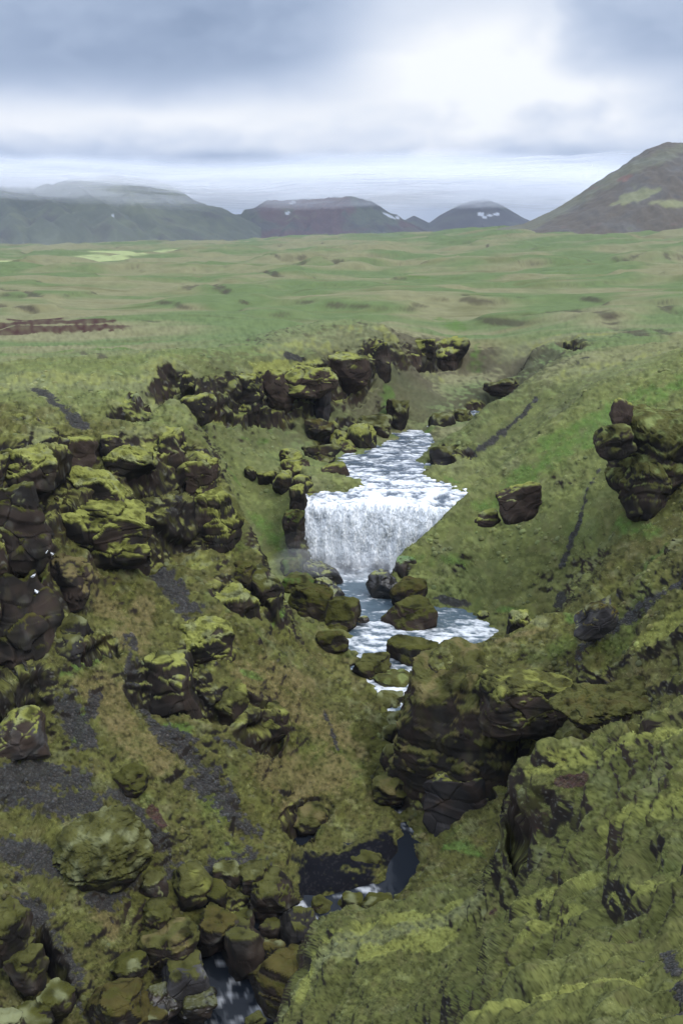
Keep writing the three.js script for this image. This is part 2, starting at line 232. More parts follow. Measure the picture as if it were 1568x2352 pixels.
for (const s of [
  ['scree', 24, 85, 895, 130, 930, 185, 975], ['scree', 20, 300, 1470, 300, 1560, 335, 1640, 375, 1690], ['scree', 34, 385, 1695, 430, 1730, 480, 1780, 535, 1840, 560, 1900, 590, 1985], ['scree', 16, 590, 1985, 625, 2030],
  ['scree', 42, -40, 1790, 80, 1775, 190, 1790], ['scree', 24, 275, 1830, 330, 1890, 400, 1985], ['scree', 26, 70, 2070, 110, 2190, 150, 2270, 210, 2345], ['scree', 18, 410, 1140, 370, 1230], ['scree', 11, 750, 1640, 775, 1720], ['scree', 9, 500, 1690, 580, 1725],
  ['scree', 26, 1330, 1500, 1420, 1440, 1500, 1385, 1580, 1330], ['scree', 28, 1350, 1550, 1335, 1600], ['scree', 16, 1568, 1560], ['scree', 22, 1520, 1785, 1568, 1740], ['scree', 13, 1580, 2050, 1400, 2125, 1300, 2205], ['scree', 34, 1540, 2200, 1560, 2280, 1520, 2352], ['scree', 12, 1470, 2210, 1568, 2170],
  ['scree', 15, 1000, 1060, 1100, 1035, 1200, 955, 1340, 825], ['scree', 10, 1370, 1080, 1330, 1200, 1290, 1300], ['scree', 26, 1290, 1375], ['scree', 20, 40, 2010], ['scree', 20, 220, 1590, 200, 1650], ['scree', 13, 1000, 1378, 1080, 1386], ['scree', 14, 660, 815, 690, 825], ['scree', 26, 390, 1350, 350, 1300],
  ['scree', 60, -20, 1800, 200, 1850], ['scree', 55, 300, 1890, 430, 2000], ['scree', 55, 60, 2080, 160, 2250], ['scree', 60, 480, 1800, 570, 1910], ['scree', 45, 240, 2060, 330, 2000], ['scree', 40, 150, 1620, 210, 1710], ['scree', 50, 120, 1990, 20, 1960], ['scree', 40, 460, 2010, 560, 1970], ['scree', 40, 370, 1310, 430, 1400], ['scree', 30, 1360, 1580, 1330, 1520],
  ['red', 60, -60, 732, 60, 731, 110, 736], ['red', 55, -60, 744, 60, 743, 220, 747], ['red', 45, 0, 754, 200, 754, 270, 755], ['red', 20, 1330, 1790, 1290, 1800], ['red', 14, 1215, 1835], ['red', 12, 1235, 1890, 1250, 1880], ['red', 16, 1400, 1880], ['red', 4, 1300, 508, 1350, 507], ['red', 4, 70, 593, 130, 592], ['red', 16, 350, 1860, 370, 1890], ['red', 14, 270, 1990, 290, 2020], ['red', 16, 1130, 2090], ['red', 14, 1440, 2170, 1480, 2160], ['red', 18, 400, 1245],
  ['green', 60, 1130, 1160, 1300, 1030, 1450, 940, 1580, 870], ['green', 24, 890, 890, 890, 960], ['green', 15, 890, 1002, 990, 988], ['green', 46, 1240, 1030, 1380, 960, 1500, 890], ['green', 30, 1140, 1150, 1300, 1040], ['green', 26, 1060, 1290, 950, 1280], ['green', 15, 1150, 1402, 1200, 1412, 1310, 1425], ['green', 20, 1440, 1345, 1530, 1260], ['green', 12, 510, 1050, 545, 1110], ['green', 12, 555, 1008, 610, 1015], ['green', 40, 650, 1260, 590, 1200], ['green', 30, 640, 1420, 655, 1400], ['green', 15, 250, 1500, 140, 1545], ['green', 14, 90, 1310, 108, 1345], ['green', 34, 1030, 1950, 1090, 1965], ['green', 30, 1010, 715, 1080, 765], ['green', 13, 0, 815, 250, 800, 420, 790], ['green', 12, 1060, 1110, 1020, 1098], ['green', 20, 820, 625, 1000, 635], ['green', 14, 380, 1670, 430, 1672], ['green', 30, 1420, 1200, 1500, 1230], ['green', 14, 1520, 1300], ['green', 14, 1330, 1960, 1290, 2010], ['green', 12, 560, 1545, 600, 1560], ['green', 20, 1090, 840, 1090, 780], ['green', 15, 500, 1100, 520, 1130], ['green', 18, 190, 1640, 180, 1700],
  ['tan', 70, 560, 1560, 700, 1640, 820, 1720], ['tan', 50, 330, 1400, 300, 1480], ['tan', 60, 230, 1590, 300, 1690, 380, 1740], ['tan', 80, 680, 1840, 780, 1760, 640, 1770], ['tan', 46, 250, 1390, 220, 1330], ['tan', 50, 620, 1540, 700, 1570], ['tan', 34, 850, 1820], ['tan', 30, 230, 2100, 260, 2140], ['tan', 24, 1140, 1470, 1240, 1450], ['tan', 40, 1380, 1580, 1500, 1600], ['tan', 50, 980, 900, 940, 900], ['tan', 14, 1060, 1880, 1040, 1850], ['tan', 40, 180, 690, 500, 700, 800, 705], ['tan', 26, 850, 780, 700, 765],
  ['moss', 34, 1215, 1775, 1340, 1735], ['moss', 34, 1400, 1715, 1568, 1665], ['moss', 80, 1150, 2320, 1290, 2280, 1450, 2255], ['moss', 30, 1200, 2150, 1230, 2115, 1300, 2095, 1410, 2065], ['moss', 40, 1450, 2060, 1568, 2020], ['moss', 30, 760, 2160, 900, 2110, 1040, 2070], ['moss', 60, 850, 2200, 1000, 2150], ['moss', 26, 200, 1110, 240, 1130], ['moss', 24, 480, 1060, 500, 1140], ['moss', 30, 230, 1180, 330, 1170], ['moss', 30, 1470, 1480, 1568, 1420], ['moss', 24, 740, 2170, 700, 2290], ['moss', 40, 1180, 2100, 1350, 2030], ['moss', 30, 600, 850, 740, 850], ['moss', 50, 1400, 1900, 1568, 1850],
  ['rock', 150, 60, 1110, 260, 1120, 440, 1130], ['rock', 120, 20, 1200, 30, 1600], ['rock', 90, 330, 1230, 470, 1230], ['rock', 60, 330, 1560, 560, 1640], ['rock', 95, 10, 1130, 40, 1600], ['rock', 75, 150, 1010, 440, 1040], ['rock', 115, 240, 1200], ['rock', 80, 480, 1130, 470, 1250], ['rock', 70, 540, 1370, 610, 1350], ['rock', 70, 470, 1480, 400, 1580], ['rock', 70, 560, 1640, 620, 1660], ['rock', 62, 450, 930, 560, 925, 660, 915, 740, 890, 880, 830], ['rock', 36, 960, 820, 1035, 805], ['rock', 110, 1080, 1640, 1130, 1780], ['rock', 36, 1220, 1640, 1480, 1660], ['rock', 40, 1010, 1045, 1060, 1050], ['rock', 100, 560, 2150, 440, 2230], ['rock', 36, 1180, 1870, 1190, 1960], ['rock', 46, 660, 1090, 690, 1150], ['rock', 40, 740, 1000, 830, 985], ['rock', 26, 930, 1300], ['rock', 30, 1170, 875], ['rock', 60, 420, 880, 300, 960], ['rock', 60, 60, 960], ['rock', 34, 1050, 960, 1100, 930], ['rock', 40, 230, 1950], ['rock', 30, 900, 1790, 920, 1860], ['rock', 40, 840, 1530, 880, 1560], ['rock', 60, 60, 2160, 130, 2300], ['rock', 20, 720, 2180, 650, 2290], ['rock', 30, 1290, 770, 1330, 800], ['rock', 34, 740, 1840, 680, 1900], ['rock', 30, 180, 1490, 260, 1480], ['rock', 26, 1150, 1160, 1200, 1140],
  ['sand', 75, 730, 1995, 800, 1975, 890, 1945], ['sand', 50, 720, 2030, 820, 2020],
  ['pale', 60, 300, 578, 372, 577], ['pale', 60, 260, 582, 368, 581], ['pale', 60, 220, 586, 335, 585], ['pale', 60, 180, 590, 285, 590], ['pale', 60, 150, 594, 245, 594], ['pale', 40, 130, 598, 180, 598], ['pale', 30, 0, 600, 60, 599],
  ['hag', 15, 1085, 568, 1160, 566], ['hag', 13, 1230, 563, 1430, 573], ['hag', 15, 1110, 625, 1230, 625], ['hag', 19, 1070, 683, 1195, 684], ['hag', 30, 1210, 728, 1310, 716, 1400, 726, 1430, 745, 1480, 770], ['hag', 19, 800, 660, 880, 660], ['hag', 21, 430, 660, 480, 650, 530, 672], ['hag', 21, 90, 668, 200, 668, 320, 666], ['hag', 19, 0, 668, 60, 672, 90, 680], ['hag', 15, 350, 614, 400, 614], ['hag', 13, 910, 583, 960, 580], ['hag', 13, 1460, 604, 1568, 602], ['hag', 10, 200, 617, 260, 619], ['hag', 21, 1500, 700, 1568, 712], ['hag', 21, 1490, 745, 1540, 765], ['hag', 24, 0, 700, 60, 705, 130, 712, 200, 722], ['hag', 15, 600, 628, 640, 636], ['hag', 21, 890, 735, 950, 740], ['hag', 15, 190, 810, 240, 820], ['hag', 17, 300, 740, 360, 745], ['hag', 13, 800, 548, 840, 546], ['hag', 19, 1150, 580, 1200, 582], ['hag', 17, 1440, 600, 1568, 585], ['hag', 19, 690, 600, 740, 610, 790, 612],
  ['heath', 90, -60, 900, 100, 870, 300, 900, 420, 860], ['heath', 60, -40, 830, 300, 810, 520, 800], ['heath', 50, 640, 800, 760, 780, 900, 770], ['heath', 60, 1180, 800, 1300, 770, 1400, 760], ['heath', 50, 1300, 860, 1450, 830, 1568, 800], ['heath', 50, 100, 1000, 330, 990], ['heath', 40, 950, 830, 1000, 860], ['heath', 30, 560, 860, 720, 845], ['heath', 26, 1080, 1470, 1240, 1430], ['heath', 60, 760, 2190, 900, 2140, 1080, 2060], ['heath', 30, 690, 2260, 660, 2320],
  ['smooth', 80, 1400, 1480, 1500, 1430, 1600, 1380], ['smooth', 60, 1420, 1570, 1568, 1510], ['smooth', 70, 1300, 900, 1450, 850, 1568, 800], ['smooth', 90, 1420, 1050, 1500, 1240], ['smooth', 60, 1150, 830, 1250, 790], ['smooth', 70, 900, 880, 1000, 900], ['smooth', 60, 540, 1180, 640, 1150],
  ['smooth', 60, 1000, 1270, 1100, 1180, 1250, 1050, 1400, 950], ['smooth', 110, 1150, 1300, 1300, 1200, 1480, 1180], ['smooth', 40, 1100, 1380, 1300, 1390], ['smooth', 60, 1140, 1010, 1260, 920, 1400, 850], ['smooth', 60, 580, 1080, 600, 1180, 640, 1290], ['smooth', 70, 720, 1560, 780, 1700, 700, 1790, 850, 1830], ['smooth', 60, 560, 1740, 600, 1880], ['smooth', 50, 250, 1620, 330, 1740], ['smooth', 40, 960, 890, 960, 930], ['smooth', 60, 1180, 790, 1280, 770], ['smooth', 40, 100, 850, 300, 850],
]) stroke(...s);
let PX = 0, PY = 0, PZ = 0;
function cover(k, edge) {                                            // how much of kind k lies at PX, PY, PZ (z = metres ahead); edge: irregular offset of its border, in half widths
  let best = 0;
  for (const s of strokes[k]) {
    const ox = PX - s.cx, oy = PY - s.cy, oz = PZ - s.cz;
    if (ox * ox + oy * oy + oz * oz > s.R * s.R * 1.3) continue;
    const bx = s.B[0] - s.A[0], by = s.B[1] - s.A[1], bz = s.B[2] - s.A[2], l2 = bx * bx + by * by + bz * bz;
    const t = l2 ? clamp(((PX - s.A[0]) * bx + (PY - s.A[1]) * by + (PZ - s.A[2]) * bz) / l2) : 0;
    const dx = PX - s.A[0] - bx * t, dy = PY - s.A[1] - by * t, dz = PZ - s.A[2] - bz * t, r = lerp(s.ra, s.rb, t), w = 1 - Math.sqrt(dx * dx + dy * dy + dz * dz) / r + edge;
    if (w > best) best = w;
  }
  return best;
}
// linear base colours; dim gorge light is put into the darker moss, scree, rock
const PAL = { mossBright: [0.215, 0.222, 0.056], mossGrey: [0.175, 0.182, 0.09], mossOlive: [0.06, 0.06, 0.014], grass: [0.082, 0.145, 0.03], olive: [0.08, 0.079, 0.025], tan: [0.142, 0.114, 0.048], plainGreen: [0.118, 0.16, 0.062], plainStraw: [0.2, 0.193, 0.1], scree: [0.036, 0.033, 0.033], screeLight: [0.085, 0.081, 0.079], red: [0.06, 0.03, 0.025], rock: [0.023, 0.02, 0.017], rockBrown: [0.05, 0.036, 0.028], lichen: [0.19, 0.19, 0.165], sand: [0.007, 0.007, 0.009], pale: [0.34, 0.38, 0.17], hag: [0.07, 0.058, 0.042], earth: [0.036, 0.026, 0.02], rust: [0.068, 0.056, 0.017], lush: [0.165, 0.192, 0.066] };
const col = [0, 0, 0];
function mix(c, t) { if (t <= 0) return; if (t > 1) t = 1; col[0] += (c[0] - col[0]) * t; col[1] += (c[1] - col[1]) * t; col[2] += (c[2] - col[2]) * t; }

// the crags break into ledges and risers: terraces cut into the base height where rock lies
{
  const cut = new Float32Array(base.length);
  for (let j = 0; j < NQ; j++) for (let i = 0; i < NA; i++) {
    const k = j * NA + i, d = Math.exp(lerp(QMIN, QMAX, j / (NQ - 1))), a = (i / (NA - 1) * 2 - 1) * AMAX, x = a * d, y = base[k]; cut[k] = y;
    if (d > 300 || d < 22) continue;
    PX = x; PY = y; PZ = d;
    const wob = fbm(x / 5, y / 5, d / 5, 3); let R = clamp(cover(5, wob * 0.45) * 2.2); if (R <= 0) continue;
    R *= 1 - clamp(cover(9, wob * 0.3) * 2); if (R <= 0) continue;
    for (const [step, amt, sc] of [[5.2, 0.95, 11], [2.1, 0.7, 6]]) {
      const Y = cut[k] + step * 0.75 * fbm(x / sc + step, 3.1, d / sc, 2) + 0.13 * x * Math.sin(step * 3), f = Y / step - Math.floor(Y / step);
      cut[k] += R * amt * step * (smooth(0.68, 0.96, f) - f);
    }
  }
  base.set(cut);
}

// ------------------------------------------------------------------ ground mesh: one sheet from the camera's feet to the far edge of the plain
const NC = 636, NR = 1400, RAYS = new Float32Array(NC);
for (let i = 0; i < NC; i++) { const t = i / (NC - 1) * 2 - 1; RAYS[i] = Math.sign(t) * (Math.abs(t) < 0.94 ? Math.abs(t) / 0.94 * 0.41 : lerp(0.41, 0.5, (Math.abs(t) - 0.94) / 0.06)); }
const tp = new Float32Array(NC * NR * 3), tn0 = new Float32Array(NC * NR * 3), rockAt = new Float32Array(NC * NR);
{
  // rows: closer together where the ground is steep or near (by ground length over distance)
  const S = 1400, need = new Float32Array(NC * S), Q0 = Math.log(6.5), Q1 = Math.log(3150);
  for (let i = 0; i < NC; i++) {
    let py = 0, pv = 0, top = -9;
    for (let j = 0; j < S; j++) {
      const d = Math.exp(lerp(Q0, Q1, j / (S - 1))), y = ground(RAYS[i] * d, d), s = y / d, v = Math.atan(s);
      if (j) need[i * S + j] = Math.hypot((Q1 - Q0) / S, (y - py) / d) * (d < 11 ? 0.05 : v < top - 0.002 ? 0.1 : d > 330 ? 0.2 : 0.26) + (v > top ? Math.max(0, v - pv) * (v < -0.76 ? 0.3 : 1.25) : 0) + 0.00003;
      py = y; pv = v; top = Math.max(top, v);
    }
  }
  const sm = new Float32Array(S + 1), rad = 9;
  for (let i = 0; i < NC; i++) {
    sm[0] = 0;
    for (let j = 0; j < S; j++) { let s = 0, n = 0; for (let k = -rad; k <= rad; k += 3) { const c = i + k; if (c >= 0 && c < NC) { s += need[c * S + j]; n++; } } sm[j + 1] = sm[j] + s / n; }
    let j = 0;
    for (let r = 0; r < NR; r++) {
      const want = sm[S] * r / (NR - 1);
      while (j < S - 1 && sm[j + 1] < want) j++;
      const t = clamp((want - sm[j]) / Math.max(1e-9, sm[j + 1] - sm[j])), d = Math.exp(lerp(Q0, Q1, (j + t - 0.5) / (S - 1))), k = (r * NC + i) * 3, x = RAYS[i] * d;
      tp[k] = x; tp[k + 1] = ground(x, d); tp[k + 2] = d;
    }
  }
}
const fade = (size, d) => smooth(2.2, 5, size / (d * 0.00125));     // relief finer than the mesh is left out
for (let n = 0; n < NC * NR; n++) {
  const k = n * 3, x = tp[k], y = tp[k + 1], d = tp[k + 2], e = Math.max(0.4, d * 0.006);
  let nx = -(ground(x + e, d) - ground(x - e, d)) / (2 * e), nd = -(ground(x, d + e) - ground(x, d - e)) / (2 * e);
  const il = 1 / Math.hypot(nx, 1, nd), ny = il; nx *= il; nd *= il;
  tn0[k] = nx; tn0[k + 1] = ny; tn0[k + 2] = nd;
  PX = x; PY = y; PZ = d;
  const near = smooth(300, 220, d), wob = fbm(x / 5, y / 5, d / 5, 3);
  let R = 0;
  if (d < 330) R = clamp(cover(5, wob * 0.35) * 1.6) * 0.9 + smooth(0.6, 0.4, ny) * 0.35 * smooth(25, 60, d); if (d < 330) R *= 1 - clamp(cover(9, wob * 0.3) * 2);
  R = clamp(R); rockAt[n] = R;
  let h = 0;
  if (d < 420) {
    const tame = 1 - 0.45 * clamp(cover(9, 0) * 2);
    h += near * tame * (0.9 * fbm(x / 17, y / 17, d / 17, 2) * smooth(10, 40, d) + 0.62 * fbm(x / 4.4, y / 4.4, d / 4.4, 2) * smooth(8, 30, d) + 0.2 * ridged(x / 2.6, y / 2.6, d / 2.6, 2));
    if (R > 0.02) {
      const wx = x + 1.3 * noise(x / 4, y / 4, d / 4), wy = y + 1.0 * noise(x / 4 + 9, y / 4, d / 4), wz = d + 1.3 * noise(x / 4, y / 4 + 9, d / 4);
      worley(wx / 6.5, wy / 4.2, wz / 6.5); const b1 = smooth(0, 0.3, W2 - 0) * 0 + WID; let edge = 0; { const f1 = worley(wx / 6.5, wy / 4.2, wz / 6.5); edge = smooth(0.0, 0.22, W2 - f1); }
      h += R * (edge * (0.35 + 1.5 * b1) * 0.75 - 0.5 + 1.0 * fbm(x / 5 + 3, y / 3.4, d / 5, 3));
      const f = worley(wx / 2.3 + 7, wy / 1.6, wz / 2.3); h += R * smooth(0, 0.25, W2 - f) * (0.25 + WID) * 0.3 * fade(1.6, d);
      h += R * (0.4 * ridged(x / 1.5, y / 0.9, d / 1.5, 3) + 0.1 * noise(x / 0.4, y / 0.3, d / 0.4) * fade(0.4, d));
    }
    // turf and moss: heaped mounds with creases between them, down to the mesh's spacing
    const soft = near * (1 - 0.5 * R) * (d < 70 ? 1 : lerp(1, 0.75, smooth(70, 110, d))) * (1 - 0.55 * clamp(cover(9, 0.2 * wob) * 2));
    if (soft > 0.01) {
      let s = 0; const q = 0.55 + 0.9 * clamp(0.5 + 1.2 * wob);
      for (let l = d < 60 ? 3.2 : 1.9, o = 0; o < 6; l *= 0.46, o++) { const f = fade(l, d); if (f <= 0) break; const w = l < 0.25 ? 0.13 : l < 0.5 ? 0.18 : l < 1.2 ? 0.25 : 0.28; s += f * w * l * (Math.abs(noise(x / l + o * 7, y / l * 1.15, d / l)) - 0.25) * (o < 2 ? 1 : q); }
      h += soft * s;
    }
  }
  if (d > 180) {                                                      // low swells, benches and peat hags of the plain
    const far = smooth(180, 320, d);
    const b1 = fbm(x / 75, 3.3, d / 66, 3), b2 = fbm(x / 48 + 7, 5.3, d / 44, 3), b3 = fbm(x / 170 + 2, 9.3, d / 160, 3);
    h += far * (2.6 * b1 + 1.8 * smooth(-0.02, 0.13, b1) + 1.1 * smooth(0.15, 0.28, b2) * smooth(0.1, 0.3, b3 + 0.1) + 0.5 * b2 + smooth(400, 900, d) * (7 * b3 + 4 * smooth(-0.05, 0.2, b3)) - 1.5);
    h -= far * clamp(cover(8, wob * 0.4)) * d * 0.0024;
  }
  if (d > 70 && d < 92 && y < -54) h *= 1 - 0.92 * clamp(cover(6, 0.2) * 3);   // the sand flat is level
  tp[k] = x + nx * h; tp[k + 1] = y + ny * h; tp[k + 2] = d + nd * h;
}
// index, final normals, colours
const tIndex = new Uint32Array((NC - 1) * (NR - 1) * 6);
{ let o = 0; for (let r = 0; r < NR - 1; r++) for (let i = 0; i < NC - 1; i++) { const k = r * NC + i; tIndex[o++] = k; tIndex[o++] = k + 1; tIndex[o++] = k + NC; tIndex[o++] = k + 1; tIndex[o++] = k + NC + 1; tIndex[o++] = k + NC; } }
const tPos = new Float32Array(NC * NR * 3), tCol = new Float32Array(NC * NR * 3);
for (let k = 0; k < tPos.length; k += 3) { tPos[k] = tp[k]; tPos[k + 1] = tp[k + 1] + EYE; tPos[k + 2] = -tp[k + 2]; }
const tGeo = new THREE.BufferGeometry();
tGeo.setAttribute('position', new THREE.BufferAttribute(tPos, 3));
tGeo.setIndex(new THREE.BufferAttribute(tIndex, 1));
tGeo.computeVertexNormals();
const tNor = tGeo.attributes.normal.array;
const tKind = new Uint8Array(NC * NR);                                // 1 moss, 2 grass, 3 rock, 4 gravel, 5 plain
function groundColour(x, y, d, up, up0, R, n) {
  PX = x; PY = y; PZ = d;
  const n1 = fbm(x / 9, y / 9, d / 9, 3), n2 = fbm(x / 2.2 + 5, y / 2.2, d / 2.2, 3), l3 = Math.max(0.1, d * 0.0055), l4 = Math.max(0.04, d * 0.0027), n3 = noise(x / l3, y / l3, d / l3), n4 = noise(x / l4, y / l4, d / l4), ps = 34 * (1 + d / 350), pd = 350 / 34 * Math.log(1 + d / 350) * 1.6, n5 = fbm(x / ps, 2.2, pd, 3), es = clamp(d / 90, 0.3, 3), e = 1.0 * fbm(x / 4 / es + 4, y / 4 / es, d / 4 / es, 4) + 0.5 * n2 + 0.3 * n3, calm = d > 110 ? Math.max(0.75 * smooth(115, 185, d), clamp(cover(9, 0.3 * n2) * 2.5)) : 0, fine = lerp((1 + 0.3 * n3 + 0.32 * n4) * (1 - 0.35 * smooth(0.25, 0.6, -n4 - 0.5 * n3)), 1 + 0.13 * n3 + 0.2 * n4, calm);
  let kind = 1;
  const plain = smooth(140, 235, d + 25 * n1);
  // turf of the valley sides
  col[0] = PAL.olive[0]; col[1] = PAL.olive[1]; col[2] = PAL.olive[2];
  mix(PAL.mossOlive, smooth(-0.1, 0.4, n1 + 0.3 * n2) * 0.7);
  mix(PAL.mossGrey, smooth(0.05, 0.5, n2 + 0.25 * n3) * 0.5);
  mix(PAL.tan, smooth(0.15, 0.55, fbm(x / 6 + 9, y / 6, d / 6 + 4, 3) + 0.25 * n3) * 0.4);
  mix(PAL.grass, smooth(0.2, 0.5, fbm(x / 7 + 30, y / 7, d / 7, 3)) * 0.35);
  mix(PAL.lush, Math.max(smooth(112, 140, d + 12 * n1), smooth(62, 50, d) * 0.3) * (0.72 + 0.3 * n2)); mix(PAL.mossGrey, smooth(112, 140, d + 12 * n1) * smooth(0.1, 0.5, n1 - 0.3 * n2) * 0.5);
  { const cs = clamp(d / 110, 0.35, 1.4), f = worley(x / cs, y / cs, d / cs), w = WID; mix(w < 0.3 ? PAL.mossBright : w < 0.6 ? PAL.mossOlive : w < 0.8 ? PAL.tan : PAL.olive, 0.2 + 0.15 * n2); }
  const tan = cover(2, e); if (tan > 0) { mix(PAL.tan, smooth(0, 0.7, tan) * (0.4 + 0.5 * clamp(0.4 + n2 + 0.5 * n3 + 0.4 * n4))); kind = 2; }
  // plain
  if (plain > 0) {
    const r = col.slice();
    col[0] = PAL.plainStraw[0]; col[1] = PAL.plainStraw[1]; col[2] = PAL.plainStraw[2];
    mix(PAL.plainGreen, smooth(-0.2, 0.2, n5 * 1.0 + 0.4 * fbm(x / ps / 3, 4.2, pd / 3, 2)) * 0.95);
    mix(PAL.olive, smooth(0.15, 0.55, fbm(x / ps * 2.2, 7, pd * 2.2, 3)) * 0.4);
    mix(PAL.tan, smooth(0.2, 0.55, fbm(x / ps * 1.6 + 40, 4, pd * 1.6, 3)) * 0.3); mix(PAL.hag, smooth(0.94, 0.86, up + 0.04 * n1 + 0.03 * n2) * 0.7);
    const p = col.slice(); for (let c = 0; c < 3; c++) col[c] = lerp(r[c], p[c], plain); if (plain > 0.5) kind = 5;
  }
  const he = cover(10, 0.4 * e); if (he > 0) { mix(PAL.mossGrey, smooth(0, 0.5, he) * (0.55 + 0.4 * n2)); mix(PAL.mossBright, smooth(0, 0.5, he) * smooth(-0.1, 0.4, n1 + 0.5 * n3) * 0.5); }
  const m = cover(4, e); if (m > 0) { mix(PAL.mossBright, smooth(0, 0.35, m) * (0.7 + 0.3 * n2)); kind = 1; }
  if (R > 0.15 && up > 0.55) mix(PAL.mossBright, smooth(0.1, 0.4, R) * smooth(-0.25, 0.35, n2 + 0.3 * n1) * 0.8 * smooth(45, 75, d));
  if (R > 0.15) mix(PAL.mossGrey, smooth(0.25, 0.5, noise(x / 1.1, y / 1.1, d / 1.1 + 40)) * 0.6);
  const g = cover(3, e * 0.8); if (g > 0) { mix(PAL.grass, smooth(0, 0.9, g + 0.5 * n2) * (0.65 + 0.25 * n3)); kind = 2; }
  const pa = cover(7, 0); if (pa > 0) mix(PAL.pale, smooth(0, 0.3, pa) * 0.9);
  const hg = cover(8, 0.5 * e); if (hg > 0) { mix(PAL.hag, smooth(0.15, 0.8, hg + 0.5 * noise(x / ps * 12, 3, pd * 10)) * 0.75); }
  for (let c = 0; c < 3; c++) col[c] *= lerp(fine, 1 + 0.14 * noise(x / ps * 9, 3, pd * 9) + 0.12 * noise(x / ps * 24, 3, pd * 20), smooth(200, 420, d));
  const sc = cover(0, e * 0.8 + 0.25); if (sc > 0.05) { const t = smooth(0.0, 0.22, (sc - 0.42) * 0.7 + 0.5 * fbm(x / 1.1, y / 1.1, d / 1.1, 3) + 0.2 * n3); mix(PAL.scree, t * 0.92); mix(PAL.screeLight, t * smooth(0.25, 0.6, n4 + 0.4 * n3) * 0.5); if (t > 0.5) kind = 4; }
  const rd = cover(1, e); if (rd > 0) { mix(PAL.red, smooth(0, 0.3, rd) * (0.85 + 0.3 * n3)); if (rd > 0.2) kind = 4; }
  const sd = cover(6, 0.9 * n2 + 0.4 * n3); if (sd > 0.05 && y < -54) { mix(PAL.sand, smooth(0.05, 0.35, sd)); mix(PAL.scree, smooth(0.3, 0.6, n4 + 0.4 * n2) * 0.5); kind = 6; }
  // rock and earth where it is too steep for turf
  const lim = lerp(0.36, 0.68, smooth(0.05, 0.5, R)) - 0.16 * clamp(cover(9, 0.2 * n2) * 2), s = smooth(lim + 0.1, lim - 0.1, up + 0.16 * n2 + 0.14 * n3 + 0.05 * n4);
  if (s > 0 && d < 330) {
    const rr = col.slice();
    col[0] = PAL.rock[0]; col[1] = PAL.rock[1]; col[2] = PAL.rock[2];
    mix(PAL.rockBrown, smooth(-0.2, 0.5, n1 + 0.5 * n2) * 0.8);
    mix(PAL.earth, smooth(0.1, 0.4, n3) * 0.4);
    mix(PAL.rust, smooth(0.2, 0.5, fbm(x / 3, y / 5 + 20, d / 3, 3)) * 0.5);
    mix(PAL.olive, smooth(0.15, 0.45, noise(x / 0.8, y / 1.6, d / 0.8 + 70) + 0.3 * n4) * 0.55);
    mix(PAL.lichen, smooth(0.5, 0.66, n4 + 0.3 * n3) * 0.5);
    const p = col.slice(); for (let c = 0; c < 3; c++) col[c] = lerp(rr[c], p[c], s); if (s > 0.5) kind = 3;
  }
  if (n !== undefined) tKind[n] = kind;
}
for (let n = 0; n < NC * NR; n++) {
  const k = n * 3;
  groundColour(tp[k], tp[k + 1], tp[k + 2], tNor[k + 1], tn0[k + 1], rockAt[n], n);
  tCol[k] = Math.max(0.004, col[0]); tCol[k + 1] = Math.max(0.004, col[1]); tCol[k + 2] = Math.max(0.004, col[2]);
}
tGeo.setAttribute('color', new THREE.BufferAttribute(tCol, 3));
const soilMat = new THREE.MeshPhysicalMaterial({ vertexColors: true, roughness: 1, metalness: 0, specularIntensity: 0.15 });
soilMat.name = 'turf_moss_and_rock';
function put(mesh, name, data) { mesh.name = name; mesh.castShadow = mesh.receiveShadow = true; Object.assign(mesh.userData, data); scene.add(mesh); return mesh; }
put(new THREE.Mesh(tGeo, soilMat), 'terrain', { kind: 'structure', label: 'mossy gorge walls and the grassy plain above them', category: 'terrain' });

// where a sight line meets the finished ground: nearest vertex of the mesh in a coarse grid over the sketch
const CELL = 4, CW = 392, CH = 588, seen = new Int32Array(CW * CH).fill(-1);
for (let n = 0; n < NC * NR; n++) {
  const k = n * 3, x = tp[k], y = tp[k + 1], d = tp[k + 2], f = d * CP - y * SP, u = 784 + FOC * x / f, v = 1176 - FOC * (y * CP + d * SP) / f, c = Math.floor(u / CELL), r = Math.floor(v / CELL);
  if (c < 0 || r < 0 || c >= CW || r >= CH) continue;
  const q = seen[r * CW + c]; if (q < 0 || d < tp[q * 3 + 2]) seen[r * CW + c] = n;
}
function surf(u, v) {
  const c = clamp(Math.floor(u / CELL), 0, CW - 1), r = clamp(Math.floor(v / CELL), 0, CH - 1);
  for (let rad = 0; rad < 6; rad++) { let best = -1; for (let j = -rad; j <= rad; j++) for (let i = -rad; i <= rad; i++) { const cc = c + i, rr = r + j; if (cc < 0 || rr < 0 || cc >= CW || rr >= CH) continue; const q = seen[rr * CW + cc]; if (q >= 0 && (best < 0 || tp[q * 3 + 2] < tp[best * 3 + 2])) best = q; } if (best >= 0) return best; }
  return 0;
}

